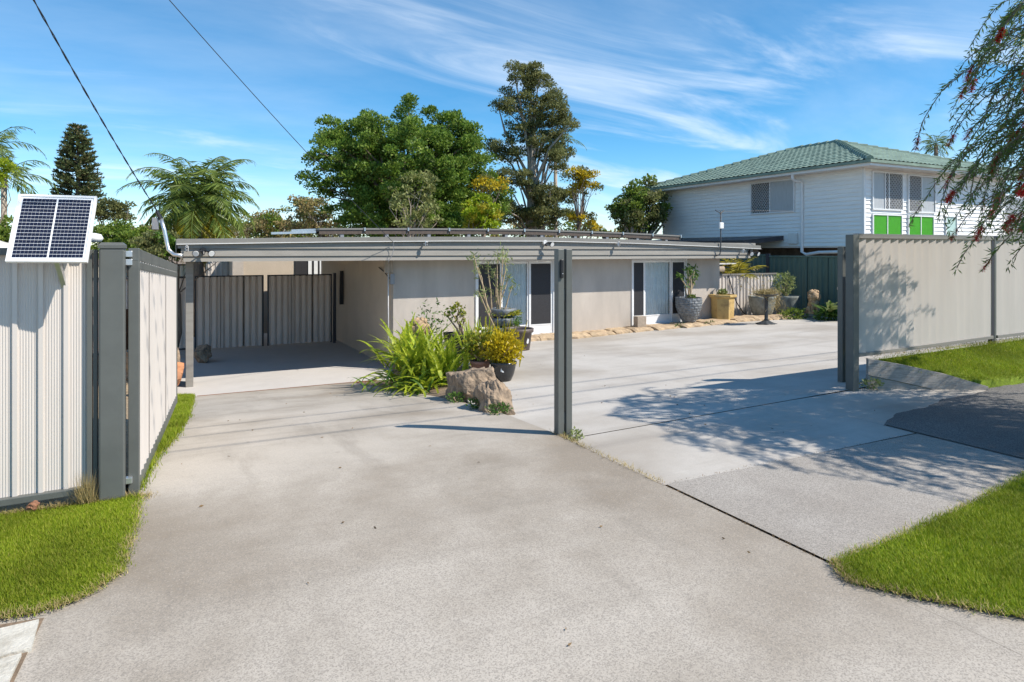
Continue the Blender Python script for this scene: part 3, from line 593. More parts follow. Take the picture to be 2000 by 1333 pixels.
MB().box(.80, 4.25, 8.226, 8.304, -1.0, -.985).build('drain_channel', 'black_plastic', dr)
# things on the fascia
def camera_unit(x, z, lb, b=8.73):
    t = thing('security_camera', lb, 'camera', (x, b, z), 'cameras along the fascia')
    MB().box(x-.035, x-.005, b-.02, b+.05, z-.012, z+.012).build('bracket', 'white_plastic', t); MB().box(x-.03, x+.028, b-.085, b-.02, z-.065, z+.055).build('body', 'white_plastic', t, bevel=.018)
    MB().box(x-.02, x+.02, b-.092, b-.084, z-.055, z+.045).build('face', 'black_plastic', t, bevel=.006)
    for dz in (-.028, .018): MB().tube([(x, b-.091, z+dz), (x, b-.098, z+dz)], .010, 10).build('lens', 'white_plastic', t)
camera_unit(.63, 1.83, 'white security camera at the left end of the fascia', 8.72); camera_unit(5.48, 1.95, 'white security camera on the fascia above the middle of the rendered wall'); camera_unit(10.78, 1.97, 'white security camera on the fascia right of the centre posts'); camera_unit(15.25, 1.78, 'white security camera near the right end of the fascia', 8.75)
def flood(x, z, n, lb, b=8.74):
    t = thing('floodlight', lb, 'floodlight', (x, b, z), 'floodlights along the fascia')
    MB().tube([(x, b+.06, z), (x, b-.01, z)], [.06, .055], 16).build('base', 'black_plastic' if n == 2 else 'white_plastic', t, smooth=False)
    for s in ((-1, 1) if n == 2 else (.8,)):
        c0 = Vector((x+s*.03, b-.02, z-.01)); c1 = Vector((x+s*.125, b-.10, z-.045*abs(s))); dd = Vector((s*.25, -1, -.45)).normalized()
        m = MB(); m.tube([c0, c1], .014, 8); m.tube([c1-dd*.02, c1+dd*.02, c1+dd*.06], [.03, .062, .068], 16); hd = m.build('lamp_head', 'black_plastic', t, smooth=False)
        MB().tube([c1+dd*.0605, c1+dd*.066], [.058, .055], 16).build('lens', 'white_plastic', hd)
    MB().tube([(x, b-.03, z-.04), (x, b-.06, z-.09)], [.03, .02], 12).build('sensor', 'black_plastic', t)
flood(.92, 1.80, 2, 'twin black floodlight with round white lamps at the left end of the fascia'); flood(8.60, 2.0, 1, 'single round floodlight on the fascia left of the centre posts'); flood(15.6, 1.76, 2, 'twin floodlight at the right end of the fascia')
an = thing('antenna_mast', 'thin black antenna pole with small white box fixed to the right fascia', 'antenna', (14.35, 8.7, 1.7))
MB().tube([(14.2, 8.76, 1.64), (14.34, 8.72, 1.68), (14.36, 8.70, 1.8), (14.36, 8.70, 2.92)], .018, 8).build('pole', 'iron', an, smooth=True)
MB().box(14.28, 14.43, 8.64, 8.70, 2.42, 2.60).build('box', 'white_plastic', an, bevel=.02)
m = MB(); m.tube([(14.15, 8.70, 2.95), (14.36, 8.70, 2.86), (14.5, 8.7, 2.96)], .013, 6); m.tube([(14.36, 8.70, 2.9), (15.5, 8.4, 2.95), (16.6, 8.1, 2.95)], .006, 5); m.tube([(15.4, 8.42, 2.9), (15.4, 8.42, 3.0)], .012, 5); m.build('crossarm', 'iron', an)
# mast riser and overhead wires
rs = thing('service_mast', 'bent galvanised pipe mast with grey box at the left roof corner', 'mast', (.2, 8.85, 1.7))
MB().tube([at(356, 500, 12.75), at(340, 498, 12.78), at(329, 488, 12.8), at(325, 470, 12.8), at(321, 450, 12.8), at(314, 428, 12.8)], .038, 10).build('pipe', 'galv', rs, smooth=True)
a, b, z = at(308, 436, 12.8); MB().box(a-.10, a+.02, b-.03, b+.05, z-.13, z+.10).build('connection_box', 'corner_iron', rs, bevel=.01)
MB().tube([at(314, 428, 12.8), at(306, 412, 12.78)], [.045, .03], 8).build('insulator', 'black_plastic', rs)
def wire(name, lb, P, Q, sag, r, tw=0):
    P = Vector(P); Q = Vector(Q); n = 60; m = MB()
    for k in ((0, 1) if tw else (0,)):
        m.tube([P.lerp(Q, i/n)-Vector((0, 0, sag*4*(i/n)*(1-i/n)))+(Vector((math.cos(i*1.3+k*3.14), 0, math.sin(i*1.3+k*3.14)))*tw) for i in range(n+1)], r, 5)
    return tag(m.build(name, 'cable', smooth=True), lb, 'wire')
wire('overhead_wire', 'dark overhead power wire rising from the galvanised mast at upper left', at(307, 413, 12.78), at(-330, -740, 5.2), .16, .007, .008)
wire('overhead_wire', 'thin overhead wire rising from the fascia across the sky', (4.72, 8.72, 1.98), at(-330, -770, 5.3), .16, .006)
for b_, z_ in ((-3.4, 7.4), (-2.7, 7.4), (-2.0, 7.3)): o = wire('street_wire', ['street power cable nearest the footpath edge, high overhead', 'middle one of the street power cables high overhead', 'street power cable nearest the fences, high overhead'][(b_ > -3)+(b_ > -2.5)], (-26, b_, z_+.5), (34, b_-.3, z_+.5), .5, .014 if z_ > 7 else .024); o['group'] = 'street power cables'
m = MB(); m.tube([(4.72, 8.72, 1.98), (4.74, 8.72, 1.85), (4.70, 8.72, 1.7), (4.62, 8.74, 1.55), (4.75, 9.2, 1.5)], .007, 5); m.build('drop_cable', 'corner_iron', h)
# rooftop solar
cols = [3.3+i*1.04 for i in range(10)]
for i, a0 in enumerate(cols):
    a1 = a0+1.02; z0, z1 = zr(a0)+.185, zr(a1)+.185
    t = thing('roof_solar_panel', ['first', 'second', 'third', 'fourth', 'fifth', 'sixth', 'seventh', 'eighth', 'ninth', 'tenth'][i]+' dark solar panel from the left in the row along the roof edge', 'solar panel', (a0, 9.6, z0), 'rooftop solar panels')
    def slab(da, b0, b1, zo, th, nm, mm): 
        m = MB(); vs = [(x, y, zz+zo+k*th) for k in (0, 1) for x, y, zz in ((a0+da, b0, z0), (a1-da, b0, z1), (a1-da, b1, z1), (a0+da, b1, z0))]; m.add(vs, [(3,2,1,0),(4,5,6,7),(0,1,5,4),(1,2,6,5),(2,3,7,6),(3,0,4,7)]); m.build(nm, mm, t)
    slab(0, 9.60, 11.25, 0, .038, 'frame', 'cap_metal'); slab(.02, 9.62, 11.23, .0385, .003, 'cells', 'cell'); slab(0, 9.62, 9.66, -.10, .098, 'rail', 'brown_metal'); slab(0, 10.9, 10.94, -.05, .045, 'rail', 'brown_metal')
    am = (a0+a1)/2; zz = zr(am)
    m = MB(); m.box(am-.04, am+.04, 9.63, 9.80, zz, zz+.10); m.build('foot', 'corner_iron', t); MB().box(a1-.02, a1+.015, 9.58, 9.63, z1-.03, z1+.05).build('clamp', 'galv', t)
t = tag(MB().bar((2.3, 9.75, zr(2.3)+.12), (3.25, 9.75, zr(3.25)+.14), .05, .05).build('panel_rail', 'galv'), 'bare silver mounting rail left of the roof solar panels', 'rail')
t = tag(MB().bar((2.75, 9.95, zr(3)+.17), (3.28, 9.95, zr(3.3)+.19), .05, .06).build('panel_rail', 'galv'), 'second short silver rail beside the first solar panel', 'rail')
# buildings behind the carport
sh = thing('rear_building', 'grey rendered building with curtained window behind the carport gates', 'building', (3, 19, -1))
MB().box(2.55, 9, 19, 23, -1.3, 1.9).build('wall', 'stucco_tan', sh); MB().box(2.2, 2.55, 18.95, 23, -1.3, 1.85).build('corner', 'stucco', sh)
m = MB(); m.box(4.25, 6.3, 18.96, 18.995, .3, 1.75); wn = m.build('window', 'screen', sh)
for i in range(7): MB().box(4.7+i*.2, 4.7+i*.2+random.uniform(.05, .16), 18.93, 18.955, .35, 1.7).build('blind', 'curtain', wn)
sh = thing('garden_shed', 'pale ribbed metal shed behind the carport post', 'shed', (1.9, 21, -1)); fence_line(sh, (1.5, 20.5, 0), (2.5, 20.5, 0), -1, -1, 1.6, 1.6, TRAP, .17, 'sheet', 'lip', (0, -1, 0)); MB().box(1.5, 2.5, 20.55, 22, -1.2, 1.6).build('body', 'sheet', sh)
f = thing('boundary_fence', 'sunlit cream metal fence at the back of the left garden', 'fence', (-3, 20, -1)); fence_line(f, (1.4, 21.5, 0), (-9, 21.5, 0), -1.2, -1.2, 1.30, 1.30, TRAP, .2, 'cream_sheet', 'brown_metal', (0, -1, 0))
f = thing('boundary_fence', 'cream metal side fence seen through the gap behind the open gate', 'fence', (-5.4, 5, -1)); fence_line(f, (-5.4, .2, 0), (-5.4, 21.3, 0), -.4, -1.2, 1.75, 1.30, TRAP, .2, 'cream_sheet', 'brown_metal', (1, 0, 0))

# ------------------------------------------------------------------ rocks, pots and statues
from mathutils import noise as mnoise
def rock(lb, c, r, seed, mm='rock_brown', fac=12, rot=0):
    mb = MB().blob((0, 0, 0), (1, 1, 1), seed, .16, 44, 32, fac); so = Vector((seed*3.1, seed*1.7, seed*.9)); vv = []
    for v_ in mb.v:
        d = Vector(v_); k = 1+.16*mnoise.noise(d*1.8+so)+.09*mnoise.noise(Vector((d.x*5, d.y*5, d.z*1.6))+so)+.045*mnoise.noise(d*11+so)+.02*mnoise.noise(d*24+so); vv.append((d.x*k*r[0], d.y*k*r[1], d.z*k*r[2]))
    mb.v = vv; o = mb.build('rock', mm); o.location = c; o.rotation_euler = (0, 0, rot); return tag(o, lb, 'rock')
rock('large brown boulder right of the fern at the driveway edge', (4.02, 2.72, -.12), (.37, .48, .42), 3, rot=.4)
rock('jagged pale brown boulder at the corner of the courtyard slab', (3.84, 1.66, -.08), (.23, .44, .36), 11, rot=-.25)
rock('small flat dark rock behind the boulders', (4.55, 4.3, -.16), (.26, .2, .10), 5)
rock('orange sandstone boulder beside the carport post', (.22, 8.6, -.62), (.40, .34, .36), 8, 'rock_orange')
rock('brown rock behind the orange boulder', (.28, 9.5, -.55), (.35, .3, .4), 15); rock('dark rock at the foot of the carport wall', (1.05, 12.6, -.78), (.24, .3, .26), 17)
rock('dark brown rock half hidden behind the garden plants', (-.15, 10.6, -.55), (.5, .4, .42), 19)
o = rock('small red brown stone against the left fence', (-.46, -.06, .05), (.035, .03, .04), 21, 'rust')
def pot(name, lb, c, prof, mm, n=32, mod=None, smooth=True, soil_r=None, rot=0):
    t = thing(name, lb, 'pot', c); MB().lathe([(x, z) for x, z in prof], n, c, mod).build('vessel', mm, t, smooth=smooth, bevel=0)
    rt, zt_ = prof[-1]; MB().lathe([(soil_r or rt*.98, zt_-.012), ((soil_r or rt*.98), zt_-.01)], 24, c).build('soil', 'soil', t); return t
def rim(r0, h, r1, lip=.012, t=.02, d=.05): return [(r0*.96, 0), (r0, .01), (r0+(r1-r0)*.5, h*.5), (r1, h-.05), (r1+lip, h-.045), (r1+lip, h), (r1-t, h), (r1-t-.004, h-d)]
P_terra = (4.68, 3.95, zc(4.72, 4)+.03); pot('plant_pot', 'ribbed terracotta coloured plastic pot on the courtyard edge', P_terra, rim(.115, .26, .15), 'terracotta', 48, lambda t, z: 1+.018*math.cos(t*24))
P_black = (4.88, 3.55, zc(4.88, 3.5)); t = pot('plant_pot', 'glossy black pot with torn white sticker holding yellow shrub', P_black, [(.115, 0), (.125, .01), (.165, .10), (.19, .20), (.195, .255), (.21, .26), (.212, .29), (.19, .295), (.18, .25)], 'glaze_black')
v = at(972, 718, 10.2); m = MB(); m.add([(P_black[0]-.12+x, P_black[1]-.155-.02*y, P_black[2]+z) for x, y, z in ((.0, 0, .17), (.04, .5, .155), (.10, 1, .17), (.12, 1, .21), (.08, .9, .235), (.05, .6, .22), (.01, .1, .225))], [tuple(range(7))])
m.build('sticker', 'white_plastic', t)
P_tub = (7.05, 7.2, zc(7.05, 7.2)); t = pot('plant_tub', 'wide dark brown tub behind the yellow shrub', P_tub, [(.23, 0), (.24, .01), (.29, .38), (.325, .39), (.33, .47), (.30, .475), (.285, .43), (.28, .3)], 'tub_brown')
MB().add([(P_tub[0]+.05+x, P_tub[1]-.272+.0*x-z*.06, P_tub[2]+.18+z) for x, z in ((0, 0), (.03, -.02), (.05, .0), (.06, .07), (.03, .10), (.01, .06))], [tuple(range(6))]).build('sticker', 'white_plastic', t)
P_sq = (5.25, 6.2, zc(5.25, 6.2)); t = thing('plant_pot', 'tall black square pot with small succulent tree', 'pot', P_sq)
m = MB(); vs = []
for w, z in ((.17, 0), (.235, .50), (.235, .54), (.215, .54), (.20, .48)): vs += [(P_sq[0]+x*w, P_sq[1]+y*w, P_sq[2]+z) for x, y in ((-1,-1),(1,-1),(1,1),(-1,1))]
m.add(vs, [(3,2,1,0)]+[(j*4+k, j*4+(k+1) % 4, j*4+4+(k+1) % 4, j*4+4+k) for j in range(4) for k in range(4)]+[(16,17,18,19)]).build('vessel', 'glaze_black', t, bevel=.008)
MB().box(P_sq[0]-.2, P_sq[0]+.2, P_sq[1]-.2, P_sq[1]+.2, P_sq[2]+.481, P_sq[2]+.49).build('soil', 'soil', t)
P_st = (7.05, 8.0, zc(7, 8)); t = thing('stacked_planter', 'stacked dark strawberry planter overflowing with small plants before the left door', 'pot', P_st)
for k in range(4):
    MB().lathe([(.17, 0), (.25, .05), (.29, .14), (.29, .20), (.26, .205), (.2, .16)], 36, (P_st[0], P_st[1], P_st[2]+.05+k*.21), lambda t, z: 1+.12*max(0, math.cos(t*5+k))).build('tier', 'weave_grey', t, smooth=True)
P_w = (13.44, 9.0, -.23)
def wv(t, z):
    row = int(z/.075); ph = (row % 2)*.5; u = (t/(2*math.pi)*15+ph) % 1; e = min(u, 1-u)*2; zz = (z/.075) % 1; return 1+.045*min(1, e*3)*min(1, min(zz, 1-zz)*5)
pr = [(.17, 0)]+[(.17+.20*math.sin(min(1, k/40*1.15)*math.pi/2)-.015*(k/40)**3, k/40*.70) for k in range(1, 41)]+[(.33, .70), (.325, .62)]
pot('plant_pot', 'large grey brick textured pot with a frangipani by the right door', P_w, pr, 'weave_grey', 120, wv, False, .325)
P_h = (14.85, 9.12, -.26); t = thing('plant_pot', 'tall weathered yellow hexagonal concrete planter', 'pot', P_h); m = MB(); vs = []
prf = [(.33, 0), (.33, .05), (.315, .055), (.335, .66), (.40, .70), (.40, .76), (.33, .77), (.31, .70)]
for r, z in prf: vs += [(P_h[0]+r*math.cos(k*math.pi/3+.30), P_h[1]+r*math.sin(k*math.pi/3+.30), P_h[2]+z) for k in range(6)]
m.add(vs, [(5,4,3,2,1,0)]+[(j*6+k, j*6+(k+1) % 6, j*6+6+(k+1) % 6, j*6+6+k) for j in range(len(prf)-1) for k in range(6)]+[tuple(range(42, 48))]).build('vessel', 'ochre', t, bevel=.008)
bw = [(.20, 0), (.22, .01), (.31, .16), (.37, .36), (.405, .60), (.41, .66), (.375, .66), (.365, .58)]
P_b1 = (16.55, 9.2, -.26); P_b2 = (17.45, 9.05, -.25)
pot('bowl_pot', 'large mottled grey bowl pot directly behind the bird bath', P_b1, bw, 'bowl_grey', 40); pot('bowl_pot', 'large mottled grey bowl pot nearest the green fence', P_b2, [(r*.98, z*.98) for r, z in bw], 'bowl_grey', 40)
t = tag(MB().box(11.64, 11.94, 9.0, 9.19, -.29, .0).build('cement_block', 'cement_block', bevel=.008), 'upright tan cement block at the left of the right door', 'block')
P_bb = (14.97, 7.61, zc(14.97, 7.61)); t = thing('bird_bath', 'dark iron bird bath on a slender pedestal topped with a dry grass nest', 'bird bath', P_bb)
MB().lathe([(.26, 0), (.27, .015), (.2, .03), (.13, .06), (.07, .10)], 28, P_bb, lambda t, z: 1+.10*math.cos(8*t)).build('base', 'iron', t, smooth=True)
MB().lathe([(.07, .10), (.05, .14), (.048, .3), (.06, .34), (.048, .38), (.048, .68), (.06, .72), (.09, .75)], 20, P_bb).build('pedestal', 'iron', t, smooth=True)
MB().lathe([(.07, .74), (.2, .77), (.30, .81), (.31, .83), (.27, .82), (.1, .79)], 32, P_bb).build('bowl', 'iron', t, smooth=True)
c = np.array(P_bb)+np.array([0, 0, .86])+RNG.normal(size=(900, 3))*np.array([.16, .13, .05]); hang = np.array(P_bb)+np.array([.2, -.1, .62])+RNG.normal(size=(220, 3))*np.array([.16, .08, .16])
tag(np_obj('nest', leaf_quads(np.vstack([c, hang]), .16, .06), 4, 'grass_dry'), 'messy dry grass nest lying in the bird bath', 'nest')
def lion(lb, P, s, rotz, headonly=False):
    m = MB(); B = lambda c, r, sd, amp=.1: m.blob(c, r, sd, amp, 16, 12)
    if not headonly:
        m.box(-.20, .20, -.17, .22, 0, .06); B((0, .06, .26), (.15, .17, .24), 1); B((0, -.04, .36), (.14, .11, .18), 2)
        for sx in (-1, 1): B((sx*.085, -.10, .17), (.045, .05, .14), 3, .04); B((sx*.09, -.15, .085), (.055, .075, .035), 4, .04); B((sx*.14, .06, .14), (.07, .13, .10), 5, .05); B((sx*.15, -.06, .08), (.05, .09, .03), 6, .03)
        m.tube([(.1, .2, .1), (.2, .18, .12), (.22, .05, .09)], [.02, .018, .03], 8)
    B((0, -.02, .58), (.185, .14, .19), 7, .22); B((0, -.11, .59), (.11, .10, .12), 8, .05); B((0, -.20, .55), (.062, .06, .05), 9, .04); B((0, -.20, .505), (.05, .045, .025), 10, .03); B((0, -.235, .575), (.03, .02, .018), 11, 0)
    for sx in (-1, 1): B((sx*.05, -.19, .625), (.02, .014, .014), 12, 0); B((sx*.11, -.03, .73), (.04, .03, .05), 13, .05)
    rr = random.Random(5)
    for k in range(34): a_ = rr.uniform(0, 6.28); B((.165*math.cos(a_), -.06+rr.uniform(-.03, .10), .57+.17*math.sin(a_)), (.042, .04, .06), 20+k, .1)
    o = m.build('lion_statue', 'statue', smooth=True); o.location = P; o.scale = (s, s, s); o.rotation_euler = (0, 0, rotz); return tag(o, lb, 'statue')
lion('tan stone seated lion statue in front of the green fence', (17.55, 8.15, -.10), .92, -.45)
lion('stone lion head statue rising behind the big fern', (4.60, 6.6, -.24), .95, -.2)

# ------------------------------------------------------------------ plants
def fern(name, lb, c, n, Ln, mm, up=1.0, squash=1., seed=1, pl=.055, dirs=None, tilt=(.5, 1.25), parent=None):
    r = np.random.default_rng(seed); Q = []
    for i in range(n):
        az = r.uniform(0, 6.283) if dirs is None else r.normal(dirs[0], dirs[1]); el = r.uniform(*tilt); l = Ln*r.uniform(.65, 1.1); N_ = 34
        p = np.array(c, float)+np.append(r.normal(scale=.06*squash, size=2), 0); hd = np.array([math.cos(az), math.sin(az)]); e = el; tw = r.normal(scale=.25)
        for k in range(N_):
            t = k/N_; d = np.array([hd[0]*math.cos(e), hd[1]*math.cos(e), math.sin(e)]); e -= up*(1.5/N_)*(.4+t*1.4)*(1.25-el/2.2); p = p+d*l/N_
            side = np.array([-hd[1], hd[0], tw]); side /= np.linalg.norm(side); w = pl*(Ln/.8)*(min(1, t*5+.25))*(1-t)**.55*r.uniform(.85, 1.1)
            upv = np.cross(d, side)
            for s in (-1, 1):
                q = side*s*.92+d*.35+upv*.12; b0 = p; tip = p+q*w; wd = d*l/N_*.64
                Q.append([b0-wd, tip-wd*.55, tip+wd*.5, b0+wd])
    return np.array(Q)
t = thing('fern', 'big bright green sword fern spilling over the driveway edge', 'fern', (4.0, 4.6, -.3))
for i, (c, n, l, tl, u_) in enumerate((((4.22, 4.35, -.22), 46, .80, (.9, 1.5), .5), ((4.05, 4.9, -.28), 80, .98, (.6, 1.5), .8), ((4.2, 5.9, -.32), 80, 1.0, (.6, 1.5), .8), ((3.95, 4.2, -.34), 60, .72, (.15, .9), .9), ((4.35, 6.6, -.40), 50, .95, (.5, 1.4), .9), ((3.95, 5.4, -.45), 70, .8, (.05, .8), .9))):
    np_obj('fronds', fern('', '', c, n, l, '', seed=20+i, pl=.043, squash=2.6, tilt=tl, up=u_), 4, 'fern', t)
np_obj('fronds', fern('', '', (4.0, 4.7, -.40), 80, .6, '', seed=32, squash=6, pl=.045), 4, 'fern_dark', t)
tag(np_obj('fern', fern('', '', (5.35, 5.45, -.25), 60, .80, '', seed=41, up=.3, tilt=(1.15, 1.52), squash=2.4, pl=.034), 4, 'fern'), 'upright sword fern between the square pot and the yellow shrub', 'fern')
tag(np_obj('fern', fern('', '', (5.35, 4.5, -.15), 44, .80, '', seed=42, up=.2, tilt=(1.25, 1.54), squash=2.6, pl=.032), 4, 'palm_yellow'), 'yellow upright fern behind the yellow shrub', 'fern')
def shrub(name, lb, c, r, n, size, mm, asp=.55, stems=8, up=.4, seed=1, stem_r=.008, cat='shrub', shell=.55, stem_mat='stem', base=None):
    rg = np.random.default_rng(seed); t = thing(name, lb, cat, base or (c[0], c[1], c[2]-r[2]))
    d = unit(rg.normal(size=(n, 3))); rad = rg.uniform(shell, 1, n)**.7; lump = 1+.26*np.sin(d[:, 0]*6+seed)*np.cos(d[:, 1]*5+d[:, 2]*4)+.12*np.sin(d[:, 2]*11+d[:, 0]*9)
    P = np.array(c)+d*(rad*lump)[:, None]*np.array(r); np_obj('foliage', leaf_quads(P, size, asp, d, 1.2, up, rg), 4, mm, t)
    m = MB(); b0 = Vector(base or (c[0], c[1], c[2]-r[2]))
    for k in range(stems):
        e = Vector(P[rg.integers(n)]); mid = b0.lerp(e, .5)+Vector((rg.normal()*.03, rg.normal()*.03, r[2]*.15)); m.tube([b0+Vector((rg.normal()*.02, rg.normal()*.02, 0)), mid, e], [stem_r, stem_r*.8, stem_r*.4], 5, False)
    m.build('stems', stem_mat, t); return t
shrub('yellow_shrub', 'dense yellow leaved shrub in the glossy black pot', (P_black[0], P_black[1], P_black[2]+.50), (.30, .28, .27), 2600, .055, 'yellow_leaf', .5, 14, shell=.2, base=(P_black[0], P_black[1], P_black[2]+.27))
shrub('jade_plant', 'yellow green jade plant in the ribbed terracotta pot', (P_terra[0], P_terra[1], P_terra[2]+.50), (.28, .26, .26), 1300, .055, 'jade', .6, 16, shell=.2, stem_r=.014, base=(P_terra[0], P_terra[1], P_terra[2]+.24))
def branchy(name, lb, c, tips, mm, lsize, per, stemm='stem', r0=.018, cat='plant', seed=1, asp=.35, spread=.09, droop=0.):
    rg = np.random.default_rng(seed); t = thing(name, lb, cat, c); m = MB(); pts = []
    for (dx, dy, dz) in tips:
        b0 = Vector(c)+Vector((rg.normal()*.03, rg.normal()*.03, 0)); e = Vector(c)+Vector((dx, dy, dz)); mids = [b0.lerp(e, k)+Vector((rg.normal()*.03, rg.normal()*.03, 0)) for k in (.3, .6, .85)]; m.tube([b0]+mids+[e], [r0, r0*.85, r0*.7, r0*.55, r0*.4], 6, False)
        pts.append(np.array(e)+rg.normal(size=(per, 3))*spread+np.array([0, 0, -droop*.5]))
        if rg.random() < .6: pts.append(np.array(mids[1])+rg.normal(size=(per//3, 3))*spread*.7)
    m.build('stems', stemm, t, smooth=True); P = np.vstack(pts); np_obj('foliage', leaf_quads(P, lsize, asp, None, 1, -.6*droop/.1 if droop else .2, rg), 4, mm, t); return t
branchy('succulent_tree', 'small bare stemmed succulent with yellow rosettes in the square black pot', (P_sq[0], P_sq[1], P_sq[2]+.49), [(-.12, .02, .50), (.05, 0, .46), (-.2, .05, .42), (.1, .05, .36), (-.05, 0, .56)], 'jade', .075, 26, 'bark', .02, seed=3, asp=.6, spread=.045)
branchy('plant', 'straggly leafy plant beside the lion head', (4.95, 6.9, -.3), [(-.15, 0, .75), (.05, 0, .85), (.2, .1, .7), (-.05, .1, .6)], 'green_leaf', .09, 40, 'stem', .01, seed=8, spread=.12)
branchy('stem_plant', 'tall many stemmed plant with drooping pale leaf tufts before the left door', (6.85, 7.9, -.2), [(-.55, 0, 1.90), (-.40, .1, 1.62), (-.15, .1, 1.75), (.05, 0, 1.95), (.22, 0, 1.85), (.35, .1, 1.45), (.12, -.1, 1.98), (-.48, -.1, 1.1), (.0, .1, 1.5), (.42, 0, 1.2)], 'pale_leaf', .15, 34, 'stem', .022, seed=5, asp=.16, spread=.08, droop=.12)
for k, (lb, dz, mm) in enumerate((('green herbs spilling from the stacked planter', .55, 'green_leaf'), ('olive trailing plant on the stacked planter', .78, 'jade'))):
    shrub('trailing_plant', lb, (P_st[0]+.1, P_st[1]-.08, P_st[2]+dz), (.34, .28, .17 if k == 0 else .08), 800, .06, mm, .45, 6, seed=60+k, base=(P_st[0], P_st[1], P_st[2]+dz-.1))
branchy('frangipani', 'small bare limbed frangipani in the grey textured pot', (P_w[0], P_w[1], P_w[2]+.64), [(-.30, 0, .66), (-.05, 0, .85), (.10, .05, .90), (.22, 0, .82), (.02, -.1, .74), (.30, 0, .70)], 'green_leaf', .15, 22, 'stem', .026, seed=12, asp=.3, spread=.06)
shrub('seedling', 'small green seedling at the base of the frangipani', (P_w[0]+.02, P_w[1]-.12, P_w[2]+.72), (.12, .08, .07), 120, .06, 'bush', .5, 3, seed=63)
shrub('succulent', 'small green succulent in the hexagonal planter', (P_h[0], P_h[1], P_h[2]+.83), (.13, .13, .08), 160, .09, 'pale_leaf', .5, 3, seed=64)
t = branchy('dead_shrub', 'bare twiggy shrub with a few dead leaves in the bowl pot behind the bird bath', (P_b1[0], P_b1[1], P_b1[2]+.62), [(-.9, -.1, .62), (-.75, .1, .35), (-.45, 0, .55), (-.1, 0, .75), (-.25, .1, .9), (.15, 0, .6), (-.6, 0, .12), (.3, 0, .5)], 'grass_dry', .07, 7, 'stem', .008, seed=21, spread=.08)
shrub('bushy_plant', 'loose grey green bush in the bowl pot nearest the green fence', (P_b2[0]-.1, P_b2[1], P_b2[2]+1.02), (.36, .3, .36), 900, .07, 'pale_leaf', .5, 14, seed=66, base=(P_b2[0], P_b2[1], P_b2[2]+.6))
def strap(name, lb, c, n, Ln, w, mm, seed, tilt=(.5, 1.3)):
    r = np.random.default_rng(seed); V = []
    for i in range(n):
        az = r.uniform(0, 6.28); e = r.uniform(*tilt); l = Ln*r.uniform(.7, 1.1); hd = np.array([math.cos(az), math.sin(az), 0]); sd = np.array([-hd[1], hd[0], 0]); p = np.array(c, float); pts = []
        for k in range(7):
            t = k/6; ww = w*(math.sin(min(1, t*1.15+.18)*math.pi)**.7 if t < 1 else 0.02); pts.append((p-sd*ww, p+sd*ww)); p = p+(hd*math.cos(e)+np.array([0, 0, math.sin(e)]))*l/6; e -= .25
        for k in range(6): V.append([pts[k][0], pts[k][1], pts[k+1][1], pts[k+1][0]])
    return tag(np_obj(name, np.array(V), 4, mm), lb, 'plant')
strap('strap_plant', 'large leaved green plant beside the right gate posts', (17.35, 7.45, -.15), 22, .95, .07, 'green_leaf', 71); strap('strap_plant', 'pale green agave leaves near the black garden tap', (17.05, 7.2, .05), 14, .8, .06, 'pale_leaf', 72, (.6, 1.2))
strap('strap_plant', 'green leafy clump beside the carport post', (.15, 10.0, -.5), 20, .65, .05, 'green_leaf', 74)
for k, (a, b, lb) in enumerate(((16.9, 8.35, 'low green weeds at the foot of the lion statue'), (17.3, 7.5, 'dark green ground cover by the right courtyard corner'), (17.75, 7.0, 'leafy ground cover behind the shorter gate post'), (13.9, 8.62, 'small weeds growing from the stone edging by the textured pot'), (12.9, 8.75, 'tiny weed tuft in the stone edging'))):
    s = (.45, .3, .2) if k < 3 else (.22, .07, .07); shrub('weed', lb, (a, b, zc(a, b)+s[2]*.7), s, 500 if k < 3 else 130, .08 if k < 3 else .05, 'green_leaf' if k != 0 else 'bush', .5, 4, seed=80+k, cat='weed')
for k, (a, b, z, lb) in enumerate(((3.66, 1.75, -.1, 'green weeds at the foot of the jagged boulder'), (3.68, 2.5, -.18, 'green weeds between the two boulders'), (3.7, 1.25, -.06, 'small weed at the corner of the courtyard slab'), (3.85, -.02, -.07, 'small grey weed at the base of the centre posts'), (8.3, -.1, .05, 'tangled weeds at the base of the tall right post'))):
    shrub('weed', lb, (a, b, z+.05), (.14, .12, .07), 190, .04, 'green_leaf' if k < 3 else 'pale_leaf', .5, 4, seed=90+k, cat='weed')
dt = thing('dry_tuft', 'straw coloured dry grass tuft against the left gate post', 'grass tuft', (-.15, -.06, 0))
n = 420; ang = RNG.uniform(0, 6.28, n); root = np.column_stack([-.15+RNG.normal(scale=.025, size=n), -.075+RNG.normal(scale=.012, size=n), np.zeros(n)+.02]); hh = RNG.uniform(.05, .26, n); ln = RNG.uniform(.02, .10, n); s = np.column_stack([np.cos(ang+1.57), np.sin(ang+1.57), np.zeros(n)])*.0018
np_obj('blades', np.stack([root-s, root+s, root+np.column_stack([np.cos(ang)*ln, -abs(np.sin(ang))*ln*.6, hh])], 1), 3, 'grass_dry', dt)
